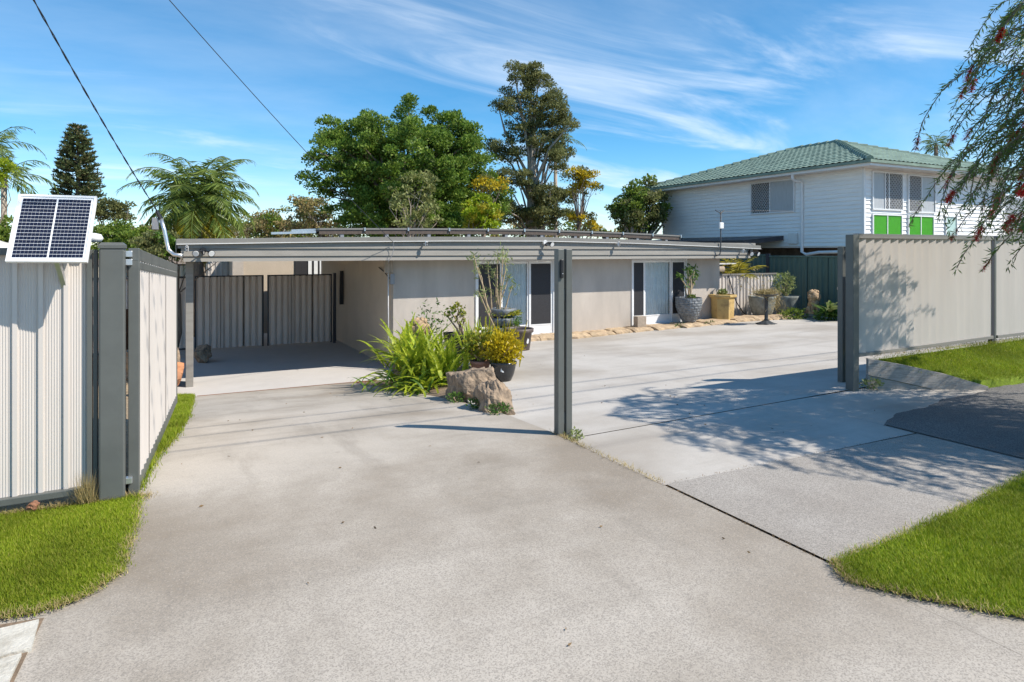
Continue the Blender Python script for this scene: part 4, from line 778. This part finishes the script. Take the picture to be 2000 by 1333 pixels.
def frond(p0, az, el, L, nl, ll, bend, r, droop=.5, lw=.075):
    p = np.array(p0, float); hd = np.array([math.cos(az), math.sin(az), 0.]); sd = np.array([-hd[1], hd[0], 0.]); e = el; Q = []; path = [tuple(p)]
    for k in range(nl):
        t = k/nl; d = hd*math.cos(e)+np.array([0, 0, math.sin(e)]); p = p+d*L/nl; e -= bend/nl*(.4+1.3*t); path.append(tuple(p))
        if t < .10: continue
        w = ll*math.sin(min(1, .25+t*.9)*math.pi*.95)**.6 if t < .97 else ll*.4
        for s in (-1, 1):
            q = unit(sd*s*.85+d*.55+np.array([0, 0, -droop*r.uniform(.3, 1.2)])+r.normal(size=3)*.10); a = unit(np.cross(q, r.normal(size=3)))*lw*w*.5
            Q.append([p, p+q*w*.5+a, p+q*w, p+q*w*.5-a])
    return Q, path
def palm(name, lb, base, H, n, L, ll, mm, seed, trunk_r=.16, old=None, bend=1.7, nl=40, trunkm='bark', el=(-.5, 1.35), droop=.5, lean=(0, 0)):
    r = np.random.default_rng(seed); t = thing(name, lb, 'palm', base); top = (base[0]+lean[0], base[1]+lean[1], base[2]+H)
    MB().tube([base, (base[0]+lean[0]*.5, base[1]+lean[1]*.5, base[2]+H*.5), top], [trunk_r*1.15, trunk_r, trunk_r*.85], 12).build('trunk', trunkm, t, smooth=True)
    Q = []; Q2 = []; rach = MB()
    for i in range(n):
        az = i*2.39996+r.normal()*.15; e = el[0]+(el[1]-el[0])*((i+.5)/n)
        q, path = frond(top, az, e, L*r.uniform(.85, 1.08), nl, ll, bend*r.uniform(.8, 1.2), r, droop); (Q2 if (old and e < old) else Q).extend(q); rach.tube(path[::5]+[path[-1]], [.014]*(len(path[::5]))+[.004], 4, False)
    np_obj('fronds', np.array(Q), 4, mm, t)
    if Q2: np_obj('old_fronds', np.array(Q2), 4, 'palm_yellow', t)
    rach.build('frond_stalks', mm, t); return t
palm('small_palm', 'young yellow green palm behind the small side fence', (16.6, 10.35, -.3), 1.15, 13, 1.2, .36, 'palm_yellow', 5, .035, None, 1.1, 26, 'stem', (.3, 1.5))
f = thing('side_gate', 'low pale ribbed metal side fence right of the house', 'fence', (15.1, 9.9, -.3))
fence_line(f, (15.05, 9.9, 0), (18.2, 9.9, 0), -.36, -.36, 1.06, 1.06, TRAP, .15, 'sheet', 'cap_metal', (0, -1, 0))
tag(MB().tube([(15.8, 9.85, 1.05), (15.95, 9.84, .6), (16.1, 9.82, .2), (16.4, 9.82, -.15), (16.7, 9.8, -.32)], .016, 6).build('hose', 'black_plastic', smooth=True), 'black hose hanging down the small side fence', 'hose')
tk = thing('gas_cylinder', 'tan tank lying behind the small side fence', 'tank', (15.6, 10.3, 1.0)); MB().tube([(15.25, 10.3, 1.2), (15.3, 10.3, 1.2), (16.0, 10.3, 1.2), (16.05, 10.3, 1.2)], [.06, .12, .12, .06], 14).build('body', 'cement_block', tk, smooth=True); MB().box(15.1, 16.5, 10.2, 10.5, 1.36, 1.40).build('shelf', 'lip', tk); MB().box(15.2, 15.25, 10.25, 10.4, -.3, 1.36).build('leg', 'frame_dark', tk)
f = thing('boundary_fence', 'dark green ribbed metal fence between the two houses', 'fence', (18.4, 8, -.3))
fence_line(f, (18.4, 2.2, 0), (18.4, 10.55, 0), -.32, -.32, 1.62, 1.62, TRAP, .2, 'green_sheet', 'green_sheet', (-1, 0, 0)); fence_line(f, (18.4, 10.7, 0), (18.4, 22, 0), -.4, -.4, 1.66, 1.66, TRAP, .2, 'green_sheet', 'green_sheet', (-1, 0, 0)); MB().box(18.36, 18.44, 10.56, 10.69, -.4, 1.70).build('post', 'frame_dark', f)
MB().box(18.35, 18.38, 8.5, 8.56, -.3, 1.62).build('post', 'green_sheet', f)
tp = thing('garden_tap', 'black garden tap post by the green fence', 'tap', (17.9, 7.55, -.2)); MB().tube([(17.9, 7.55, -.3), (17.9, 7.55, .62)], .035, 8).build('post', 'iron', tp); m = MB(); m.tube([(17.9, 7.55, .62), (17.82, 7.45, .66), (17.75, 7.38, .6)], .02, 6); m.box(17.86, 17.94, 7.51, 7.59, .64, .72); m.build('spout', 'galv', tp)

# ------------------------------------------------------------------ neighbouring house
nh = thing('neighbour_house', 'white weatherboard upper storey house with green tiled hip roof', 'house', (21, 9, -.3))
NA, NB, NA1, NB1 = 21.0, 8.95, 29.5, 19.2; Z0, Z1 = 1.96, 4.62
m = MB(); m.box(NA+.02, NA1, NB+.02, NB1, Z0-.05, Z1+.1); m.build('wall_core', 'weatherboard', nh)
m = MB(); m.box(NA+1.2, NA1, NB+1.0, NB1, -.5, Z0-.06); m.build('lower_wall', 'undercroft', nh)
nbd = 19; bh = (Z1-Z0)/nbd
for i in range(nbd):
    z = Z0+i*bh
    MB().add([(NA-.034, NB-.034, z), (NA-.034, NB1, z), (NA, NB1, z+bh+.01), (NA, NB-.002, z+bh+.01), (NA+.02, NB, z), (NA+.02, NB1, z)], [(1,0,3,2),(0,1,5,4)]).build('weatherboard', 'weatherboard', nh)
    MB().add([(NA-.034, NB-.034, z), (NA1, NB-.034, z), (NA1, NB, z+bh+.01), (NA-.002, NB, z+bh+.01), (NA, NB+.02, z), (NA1, NB+.02, z)], [(0,1,2,3),(1,0,4,5)]).build('weatherboard', 'weatherboard', nh)
MB().box(NA-.055, NA+.03, NB-.055, NB+.03, Z0-.05, Z1).build('corner_trim', 'white_paint', nh)
def mesh_screen(mb, o, ux, uz, w, hgt, step=.075, t=.007):     # diamond grille on plane o + ux*x + z
    o = Vector(o); ux = Vector(ux); k = -hgt
    while k < w:
        for sgn in (1, -1):
            pts = []
            for q in (0, 1):
                pass
            x0_, z0_, x1_, z1_ = (k, 0, k+hgt*.62, hgt) if sgn == 1 else (k+hgt*.62, 0, k, hgt)
            def clip(xa, za, xb, zb):
                if xa > xb: xa, za, xb, zb = xb, zb, xa, za
                if xb <= 0 or xa >= w: return None
                f_ = lambda x: za+(zb-za)*(x-xa)/(xb-xa); a_, b_ = max(0, xa), min(w, xb); return a_, f_(a_), b_, f_(b_)
            c_ = clip(x0_, z0_, x1_, z1_)
            if c_ and abs(c_[2]-c_[0]) > .01: mb.bar(o+ux*c_[0]+Vector((0, 0, c_[1])), o+ux*c_[2]+Vector((0, 0, c_[3])), t, t, up=ux.cross(Vector((0, 0, 1))))
        k += step*1.0
def window(o, ux, nrm, w, hgt, splits, kinds, nm='window'):
    o = Vector(o); ux = Vector(ux); nrm = Vector(nrm)
    def bx(mb, x0, x1, z0, z1, d0, d1):
        vs = [o+ux*x+nrm*d+Vector((0, 0, z)) for d in (d0, d1) for x, z in ((x0, z0), (x1, z0), (x1, z1), (x0, z1))]; mb.add(vs, [(3,2,1,0),(4,5,6,7),(0,1,5,4),(1,2,6,5),(2,3,7,6),(3,0,4,7)])
    m = MB(); e = .045
    bx(m, -e, w+e, -e, 0, .0, .06); bx(m, -e, w+e, hgt, hgt+e, 0, .06); bx(m, -e, 0, 0, hgt, 0, .06); bx(m, w, w+e, 0, hgt, 0, .06)
    for s in splits[1:-1]: bx(m, s-.018, s+.018, 0, hgt, .0, .055)
    fr_ = m.build(nm, 'white_paint', nh)
    for i, k in enumerate(kinds):
        x0_, x1_ = splits[i]+.02, splits[i+1]-.02
        m = MB(); bx(m, x0_, x1_, .0, hgt, .024, .03); m.build('pane', {'s': 'screen', 'c': 'win_curtain', 'g': 'green_panel', 'd': 'door_teal'}[k], fr_)
        if k in 'sg': m = MB(); mesh_screen(m, o+ux*x0_+nrm*.042, ux, None, x1_-x0_, hgt, .085 if k == 's' else .06, .008 if k == 's' else .004); m.build('grille', 'white_paint' if k == 's' else 'green_panel', fr_)
window((NA-.02, 13.75, 3.28), (0, -1, 0), (-1, 0, 0), 2.02, 1.16, [0, .92, 2.02], 'sc')
window((NA+.42, NB-.02, 3.22), (1, 0, 0), (0, -1, 0), 1.55, 1.22, [0, .62, .82, 1.55], 'cds'[0:1]+'s'+'s')
window((NA+2.35, NB-.02, 3.18), (1, 0, 0), (0, -1, 0), 1.5, 1.24, [0, .72, 1.5], 'sc')
window((NA+.42, NB-.02, 2.12), (1, 0, 0), (0, -1, 0), 1.5, .88, [0, .74, 1.5], 'gg'); window((NA+2.35, NB-.02, 2.12), (1, 0, 0), (0, -1, 0), 1.4, .88, [0, .68, 1.4], 'gg')
window((NA+4.55, NB-.02, 1.98), (1, 0, 0), (0, -1, 0), .62, 1.05, [0, .62], 'd')
m = MB(); E0, E1, E2, E3 = NA-.62, NA1+.4, NB-.65, NB1+.75; EZ = 4.70
m.box(E0, E1, E2, E3, EZ-.13, EZ-.11); m.build('soffit', 'white_paint', nh)
m = MB(); m.box(E0-.02, E0, E2-.02, E3+.02, EZ-.15, EZ-.015); m.box(E0, E1, E2-.02, E2, EZ-.15, EZ-.015); m.build('eaves_board', 'white_paint', nh)
m = MB(); m.box(E0-.11, E0-.022, E2-.11, E3+.1, EZ-.06, EZ+.03); m.box(E0-.022, E1, E2-.11, E2-.022, EZ-.06, EZ+.03); m.build('gutter', 'roof_tile', nh)
sl = math.tan(R_(18.5)); wa = (E1-E0)/2; ridge_z = EZ+wa*sl
def slope(m, P0, ud, vd, width, cut0, cut1, run):
    """tiled slope: eave start P0, along ud, up-slope plan dir vd; cut = hip plan gradient at either end"""
    P0 = Vector(P0); ud = Vector(ud); vd = Vector(vd); nc = int(run/.30); nu_ = int(width/.055); rows = []
    for c in range(nc):
        for (t, dz) in ((c*run/nc, .032), ((c+1)*run/nc-.002, .0)):
            row = []
            for i in range(nu_+1):
                s = width*i/nu_; s = min(max(s, t*cut0), width-t*cut1); w = .5+.5*math.cos(s/.235*2*math.pi); p = P0+ud*s+vd*t; row.append((p.x, p.y, EZ+.02+t*sl+dz+.030*w))
            rows.append(row)
    n1 = nu_+1; m.add([p for r in rows for p in r], [(j*n1+i, j*n1+i+1, (j+1)*n1+i+1, (j+1)*n1+i) for j in range(len(rows)-1) for i in range(nu_)])
m = MB(); slope(m, (E0-.06, E3, 0), (0, -1, 0), (1, 0, 0), E3-E2+.06, 1, 1, wa); slope(m, (E0, E2-.06, 0), (1, 0, 0), (0, 1, 0), E1-E0, 1, 1, wa); slope(m, (E1, E3, 0), (-1, 0, 0), (0, -1, 0), E1-E0, 1, 1, wa); slope(m, (E1, E2, 0), (0, 1, 0), (-1, 0, 0), E3-E2, 1, 1, wa)
rf = m.build('roof_tiles', 'roof_tile', nh); rf['kind'] = 'stuff'
def caps(P, Q):
    P = Vector(P); Q = Vector(Q); n = int((Q-P).length/.38)
    for i in range(n): 
        a = P.lerp(Q, i/n); b = P.lerp(Q, (i+1.08)/n); MB().tube([a+Vector((0, 0, .055)), b+Vector((0, 0, .035))], [.125, .10], 8).build('ridge_tile', 'roof_tile', nh)
r0 = (E0+wa, E2+wa, ridge_z); r1 = (E0+wa, E3-wa, ridge_z); caps((E0, E2, EZ), r0); caps((E0, E3, EZ), r1); caps(r0, r1); caps((E1, E2, EZ), r0)
m = MB(); m.tube([(NA-.56, 11.35, EZ-.1), (NA-.56, 11.35, 4.42), (NA-.5, 11.35, 4.36), (NA-.12, 11.35, 4.32), (NA-.07, 11.35, 4.22), (NA-.07, 11.35, 1.75), (NA-.07, 11.15, 1.66), (NA-.1, 10.6, 1.74), (NA-.1, 8.4, 1.78)], .055, 10); m.build('downpipe', 'white_paint', nh, smooth=False)
MB().box(NA-.11, NA-.025, 11.55, 11.95, 2.05, 2.45).build('meter_box', 'lip', nh, bevel=.01)
m = MB(); m.add([(18.9, 12.2, 2.18), (18.9, 19, 2.18), (20.96, 19, 2.36), (20.96, 12.2, 2.36)]+[(18.9, 12.2, 2.0), (18.9, 19, 2.0), (20.96, 19, 2.2), (20.96, 12.2, 2.2)], [(0,1,2,3),(7,6,5,4),(0,4,5,1),(0,3,7,4)]); m.build('awning', 'frame_dark', nh)
MB().box(18.95, 19.03, 14.4, 14.48, -.4, 2.02).build('awning_post', 'lip', nh); MB().box(19.2, 20.9, 13.8, 18.5, -.4, 1.75).build('undercroft', 'stucco_tan', nh)
f2 = thing('garage', 'white house with grey roof partly hidden behind the bottlebrush', 'building', (33, 9, 0)); MB().box(31.5, 40, 6, 14, -.4, 2.7).build('wall', 'weatherboard', f2); m = MB(); m.add([(31, 5.5, 2.7), (40.5, 5.5, 2.7), (40.5, 14.5, 2.7), (31, 14.5, 2.7), (31, 10, 4.2), (40.5, 10, 4.2)], [(0,1,5,4),(2,3,4,5),(0,4,3),(1,2,5),(3,2,1,0)]); m.build('roof', 'backsheet', f2)
f2 = thing('far_house', 'pale blue roofed house glimpsed behind the left fence', 'building', at(-30, 520, 22)); A = at(-60, 520, 22); MB().box(A[0]-5, A[0]+1.6, A[1], A[1]+6, -1, 1.5).build('wall', 'stucco', f2); m = MB(); x, y = A[0], A[1]; m.add([(x-5.3, y-.4, 1.5), (x+2, y-.4, 1.5), (x+2, y+6.4, 1.5), (x-5.3, y+6.4, 1.5), (x-2, y+3, 2.6), (x-1, y+3, 2.6)], [(0,1,5,4),(1,2,5),(2,3,4,5),(3,0,4),(3,2,1,0)]); m.build('roof', 'lip', f2)

# ------------------------------------------------------------------ trees
def tree(name, lb, base, trunk_h, tr, clumps, per, lsize, mm, seed, bark='bark', asp=.55, up=.25, limb_every=3, flat=.75, group=None, cat='tree'):
    r = np.random.default_rng(seed); t = thing(name, lb, cat, base, group); C_ = np.array(clumps, float)
    if not isinstance(mm, (list, tuple)): mm = [mm]
    K = len(C_); cnt = np.maximum(8, (per*(C_[:, 3]/C_[:, 3].mean())**2)).astype(int); idx = np.repeat(np.arange(K), cnt); d = unit(r.normal(size=(len(idx), 3))); d[:, 2] = np.where(r.random(len(idx)) < .65, abs(d[:, 2]), d[:, 2]); rad = r.random(len(idx))**.45
    P = C_[idx, :3]+d*(rad*C_[idx, 3])[:, None]*np.array([1, 1, flat]); which = idx % len(mm)
    for k, mmm in enumerate(mm):
        s = which == k; np_obj('crown', leaf_quads(P[s], lsize, asp, d[s], 1.6, up, r), 4, mmm, t)
    m = MB(); b0 = Vector(base); top = b0+Vector((r.normal()*.2, r.normal()*.2, trunk_h)); m.tube([b0-Vector((0, 0, .3)), b0.lerp(top, .5)+Vector((r.normal()*.1, r.normal()*.1, 0)), top], [tr*1.25, tr, tr*.75], 10)
    for k in range(0, K, limb_every):
        e = Vector(C_[k, :3]); s = b0.lerp(top, min(1, max(.35, (e.z-b0.z)/(trunk_h*1.6)))); mid = s.lerp(e, .5)+Vector((r.normal()*.3, r.normal()*.3, .15*(e-s).length)); rr = tr*.42*(.5+.5*r.random()); m.tube([s, mid, e], [rr, rr*.6, rr*.15], 6, False)
    m.build('trunk', bark, t, smooth=True); return t
def dome(c, r, n, cr, seed, shell=.6, zmin=-1.):
    g_ = np.random.default_rng(seed); out = []
    while len(out) < n:
        d = unit(g_.normal(size=(1, 3)))[0]
        if d[2] < zmin: continue
        k = g_.uniform(shell, 1)*(1+.10*math.sin(d[0]*5+seed)+.08*math.cos(d[1]*6)); out.append((c[0]+d[0]*r[0]*k, c[1]+d[1]*r[1]*k, c[2]+d[2]*r[2]*k, cr*g_.uniform(.65, 1.25)))
    return out
def P3(px, py, d): return at(px, py, d)
GZ = -1.3
b = P3(785, 560, 33); c = P3(783, 345, 33)
tree('shade_tree', 'big dense dark green spreading tree behind the house', (b[0], b[1], GZ), 4.2, .34, dome(c, (4.3, 4.0, 3.45), 300, .56, 2, .6)+dome(c, (2.6, 2.4, 2.2), 60, .7, 3, .3)+dome(P3(800, 440, 32), (3.6, 2.5, 1.0), 70, .55, 4)+dome(P3(690, 290, 33), (1.7, 1.8, 1.5), 60, .5, 51)+dome(P3(880, 285, 33), (1.6, 1.8, 1.6), 60, .5, 52)+dome(P3(945, 390, 34), (1.3, 1.2, 1.6), 50, .5, 53), 260, .15, 'big_tree', 5, 'bark', .5, limb_every=4)
b = P3(1035, 560, 39); cl = []
for (px, py, rx, rz, n) in ((1030, 150, 1.3, 1.0, 20), (1000, 210, 1.1, 1.1, 16), (1065, 200, 1.3, 1.2, 20), (1040, 260, 1.9, 1.2, 26), (1095, 240, .9, 1.2, 12), (985, 290, 1.3, 1.2, 16), (1085, 310, 1.3, 1.0, 16), (1010, 350, 1.3, 1.0, 12), (970, 370, 1.1, 1.3, 12), (1075, 420, 1.5, .8, 20), (1040, 425, 1.6, .8, 22), (1060, 375, 1.5, .8, 16), (990, 420, 1.2, .9, 16), (1100, 380, 1.0, .9, 10)):
    cl += dome(P3(px, py, 39), (rx, 1.2, rz), n, .50, px, .3)
tree('tall_tree', 'tall sparse olive tree rising above the solar panels', (b[0], b[1], GZ), 11.0, .30, cl, 210, .16, 'olive', 6, 'bark_pale', .4, limb_every=7)
b = P3(1062, 560, 40); tree('tall_tree', 'second thin olive trunked tree right of the tallest one', (b[0], b[1], GZ), 6.5, .24, dome(P3(1085, 270, 40), (1.2, 1, 1.6), 14, .5, 77, .3), 110, .17, 'olive', 9, 'bark_pale', .4)
b = P3(815, 520, 29); tree('slender_tree', 'pale green slender tree with bare twigs in front of the big tree', (b[0], b[1], GZ), 4.3, .07, dome(P3(815, 400, 29), (1.25, 1, 1.4), 34, .42, 12, .35), 75, .15, 'pale_tree', 13, 'bark_pale', .5, limb_every=1)
b = P3(935, 520, 27); tree('lime_tree', 'small bright lime green tree just above the roof panels', (b[0], b[1], GZ), 2.6, .08, dome(P3(935, 425, 27), (.95, .8, .62), 34, .35, 14, .4), 110, .14, ['lime', 'lime', 'palm_yellow'], 15)
b = P3(950, 520, 31); tree('wattle_tree', 'small tree with yellow blossom beside the tall olive tree', (b[0], b[1], GZ), 4.0, .08, dome(P3(950, 365, 31), (.8, .6, .6), 14, .4, 16, .3), 80, .13, ['wattle', 'olive'], 17)
b = P3(1122, 520, 34); cl = dome(P3(1138, 355, 34), (.95, .8, .75), 26, .38, 18, .3)+dome(P3(1135, 425, 34), (.9, .6, .25), 10, .3, 19, .3)+dome(P3(1162, 442, 34), (.45, .4, .3), 8, .3, 20, .3)
tree('wattle_tree', 'yellow flowering wattle standing alone against the sky', (b[0], b[1], GZ), 4.2, .09, cl, 110, .12, ['wattle', 'wattle', 'olive'], 21, 'bark', limb_every=1)
b = P3(1245, 520, 30); tree('bushy_tree', 'rounded olive green tree left of the white house', (b[0], b[1], GZ), 2.8, .2, dome(P3(1245, 412, 30), (1.25, 1.3, 1.25), 70, .42, 22, .5)+dome(P3(1285, 390, 32), (1.0, 1, 1.2), 30, .45, 23), 160, .14, ['olive', 'bush'], 24, 'bark_pale')
b = P3(620, 520, 38); tree('dry_tree', 'brown leaved tree left of the big green tree', (b[0], b[1], GZ), 3.6, .15, dome(P3(615, 425, 38), (1.6, 1.4, 1.3), 50, .5, 26, .4), 90, .17, ['dry_tree', 'dry_tree', 'pale_tree'], 27, 'bark_pale', limb_every=2)
b = P3(535, 520, 42); tree('dry_tree', 'low straw coloured thicket tree right of the palm', (b[0], b[1], GZ), 2.4, .12, dome(P3(535, 450, 42), (2.6, 1.5, .95), 60, .55, 28, .4), 90, .18, ['dry_tree', 'dry_tree', 'bush'], 29, 'bark_pale')
b = P3(345, 540, 27); tree('dry_shrub', 'tangle of dry brown scrub beneath the feather palm', (b[0]+1, b[1], GZ), 2.2, .12, dome(P3(400, 450, 27), (2.3, 1.2, .95), 60, .45, 30, .3), 80, .17, ['dry_tree', 'olive', 'dry_tree'], 31, 'bark_pale', .22, limb_every=1)
b = P3(250, 540, 20); tree('leafy_bush', 'bright green leafy bush above the open gate', (b[0], b[1], GZ), 2.0, .1, dome(P3(252, 478, 20), (1.1, .9, .62), 60, .32, 32, .35), 170, .10, 'bush', 33)
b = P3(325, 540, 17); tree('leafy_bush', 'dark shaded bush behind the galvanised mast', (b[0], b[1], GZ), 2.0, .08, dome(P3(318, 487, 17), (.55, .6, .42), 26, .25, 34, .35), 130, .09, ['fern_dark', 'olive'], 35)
b = P3(215, 540, 40); tree('grey_tree', 'grey green gum tree between the pine and the palm', (b[0], b[1], GZ), 3.2, .15, dome(P3(215, 412, 40), (1.25, 1, .75), 30, .5, 36, .4), 110, .16, 'olive', 37, limb_every=2)
b = P3(20, 540, 26); tree('leafy_bush', 'green shrub at the far left behind the small solar panel', (b[0], b[1], GZ), 2.0, .1, dome(P3(15, 455, 26), (1.0, .8, .6), 26, .4, 38), 110, .13, 'bush', 39)
b = P3(5, 540, 23); tree('lime_tree', 'bright lime foliage at the very left edge', (b[0], b[1], GZ), 3.0, .08, dome(P3(-6, 330, 23), (.5, .5, .5), 16, .3, 40), 110, .10, 'lime', 41)
b = P3(480, 520, 70); cl = []
for i in range(40): cl += dome(P3(170+i*28, 455-6*math.sin(i*1.7), 70), (1.8, 1.5, .9), 5, .8, 300+i, .2)
cr = tree('distant_treeline', 'low distant line of mixed trees above the roofs', (b[0], b[1], GZ), 2.5, .2, cl, 60, .34, ['bush', 'olive', 'dry_tree'], 43, limb_every=400, cat='treeline'); cr['kind'] = 'stuff'
palm('feather_palm', 'feathery queen palm with yellowing lower fronds left of the carport roof', (*P3(388, 520, 24)[:2], GZ), P3(388, 392, 24)[2]-GZ, 46, 2.65, .72, 'palm', 7, .17, -.45, 1.6, 64, 'bark', (-.95, 1.5), .75)
palm('tall_palm', 'tall bangalow palm at the far left edge', (*P3(8, 520, 27)[:2], GZ), P3(8, 345, 27)[2]-GZ, 16, 2.2, .6, 'palm', 8, .12, None, 1.7, 36, 'bark_pale', (-.6, 1.2), .8)
palm('tall_palm', 'upper palm crown cut by the left edge', (*P3(-25, 520, 30)[:2], GZ), P3(-25, 290, 30)[2]-GZ, 14, 2.4, .6, 'palm', 9, .12, None, 1.7, 36, 'bark_pale', (-.4, 1.2), .8)
palm('tall_palm', 'palm fronds showing behind the tall olive tree', (*P3(1085, 520, 44)[:2], GZ), P3(1085, 275, 44)[2]-GZ, 12, 2.2, .6, 'palm', 10, .13, None, 1.5, 34, 'bark_pale', (-.6, 1.2), .7)
palm('fan_palm', 'small palm rising behind the green tiled roof', (*P3(1828, 520, 40)[:2], GZ), P3(1828, 283, 40)[2]-GZ, 16, 1.15, .5, 'palm', 11, .12, None, 1.2, 22, 'bark', (-.7, 1.4), .5)
def pine(name, lb, base, H, z_lo, Rm, seed):
    r = np.random.default_rng(seed); t = thing(name, lb, 'pine tree', base); MB().tube([base, (base[0], base[1], base[2]+H)], [.3, .04], 8).build('trunk', 'bark', t); Q = []; br = MB(); z = z_lo
    while z < base[2]+H:
        f_ = (base[2]+H-z)/(base[2]+H-z_lo); R = Rm*(.20+.80*f_**.62); nb = 15
        for k in range(nb):
            az = r.uniform(0, 6.28); R2 = R*r.uniform(.8, 1.08); hd = np.array([math.cos(az), math.sin(az), 0]); p0 = np.array([base[0], base[1], z]); n = max(4, int(R2/.13)); end = p0+hd*R2+np.array([0, 0, .16*R2])
            br.tube([tuple(p0), tuple(p0+hd*R2*.6-np.array([0, 0, .05])), tuple(end)], [.03, .02, .008], 4, False)
            for j in range(n):
                t_ = .25+.75*j/n; q = p0+hd*R2*t_+np.array([0, 0, -.12*math.sin(t_*3.1)*R2*.3+.16*R2*t_**3])
                for _ in range(5):
                    dd = unit(hd*.8+np.array([0, 0, .75])+r.normal(size=3)*.55); s = unit(np.cross(dd, r.normal(size=3)))*.05; l = r.uniform(.24, .42); Q.append([q-s*.5, q+dd*l*.5+s, q+dd*l, q+dd*l*.5-s])
        z += .36
    np_obj('crown', np.array(Q), 4, 'pine', t); br.build('branches', 'bark', t)
b = P3(152, 520, 55); pine('hoop_pine', 'conical dark hoop pine behind the small solar panel', (b[0], b[1], GZ), P3(152, 246, 55)[2]-GZ, P3(152, 420, 55)[2], 2.15, 12)

# bottlebrush overhanging from the right
bt = thing('bottlebrush_tree', 'weeping bottlebrush tree with red flower spikes hanging in at the right edge', 'tree', (8.9, -3.9, 0))
r = np.random.default_rng(77); BC = np.array([9.06, -3.05, 3.30]); BR_ = np.array([1.65, 1.75, 1.95]); limbs = MB(); base = Vector((8.9, -3.9, -.05)); fork = Vector((8.8, -3.7, 1.7))
limbs.tube([base, (8.88, -3.85, .8), fork], [.17, .14, .12], 10); Q = []; tw = MB(); FQ = []; hubs = []
for k in range(22):
    d = unit(r.normal(size=(1, 3)))[0]; e = BC+d*BR_*r.uniform(.35, .75)+np.array([0, 0, .6]); mid = fork.lerp(Vector(e), .5)+Vector((r.normal()*.15, r.normal()*.15, .4)); limbs.tube([fork, mid, tuple(e)], [.06, .04, .015], 6, False); hubs.append(e)
hubs = np.array(hubs)
for k in range(1480):
    d = unit(r.normal(size=(1, 3)))[0]; s = BC+d*BR_*r.uniform(.25, 1.); h0 = hubs[np.argmin(((hubs-s)**2).sum(1))]
    out = unit(s-BC+r.normal(size=3)*.5); out[2] = abs(out[2])*.3; p = s.copy(); v = out*.9; Ln = r.uniform(.5, 1.45); ns = int(Ln/.05); path = [tuple(h0), tuple(h0*.5+s*.5+np.array([0, 0, .12])), tuple(s)]
    for j in range(ns):
        v = v+np.array([0, 0, -.075])+r.normal(size=3)*.05; v = v/max(1, np.linalg.norm(v)); p = p+v*.05
        if p[2] < 1.5+.5*abs(math.sin(k*1.7)): break
        path.append(tuple(p)); t = unit(v)
        for _ in range(4):
            dd = unit(t*.75+r.normal(size=3)*.6); sd_ = unit(np.cross(dd, r.normal(size=3)))*.0065; l = r.uniform(.055, .10); q = p+r.normal(size=3)*.008; Q.append([q, q+dd*l*.5+sd_, q+dd*l, q+dd*l*.5-sd_])
    tw.tube(path[:3]+path[3::3], .0045, 4, False)
    if r.random() < (.4 if path[-1][2] < 2.5 else .13) and len(path) > 8:
        e = np.array(path[-1]); ax = unit(np.array(path[-1])-np.array(path[-4]))
        for _ in range(190):
            q = e-ax*r.uniform(-.05, .09); rad = unit(np.cross(ax, r.normal(size=3))+ax*.15); sd_ = unit(np.cross(rad, ax))*.0026; l = r.uniform(.028, .042); FQ.append([q-sd_, q+sd_, q+rad*l+sd_, q+rad*l-sd_])
limbs.build('trunk', 'bark', bt, smooth=True); tw.build('twigs', 'bark', bt); np_obj('crown', np.array(Q), 4, 'bottlebrush', bt); np_obj('flowers', np.array(FQ), 4, 'flower', bt)
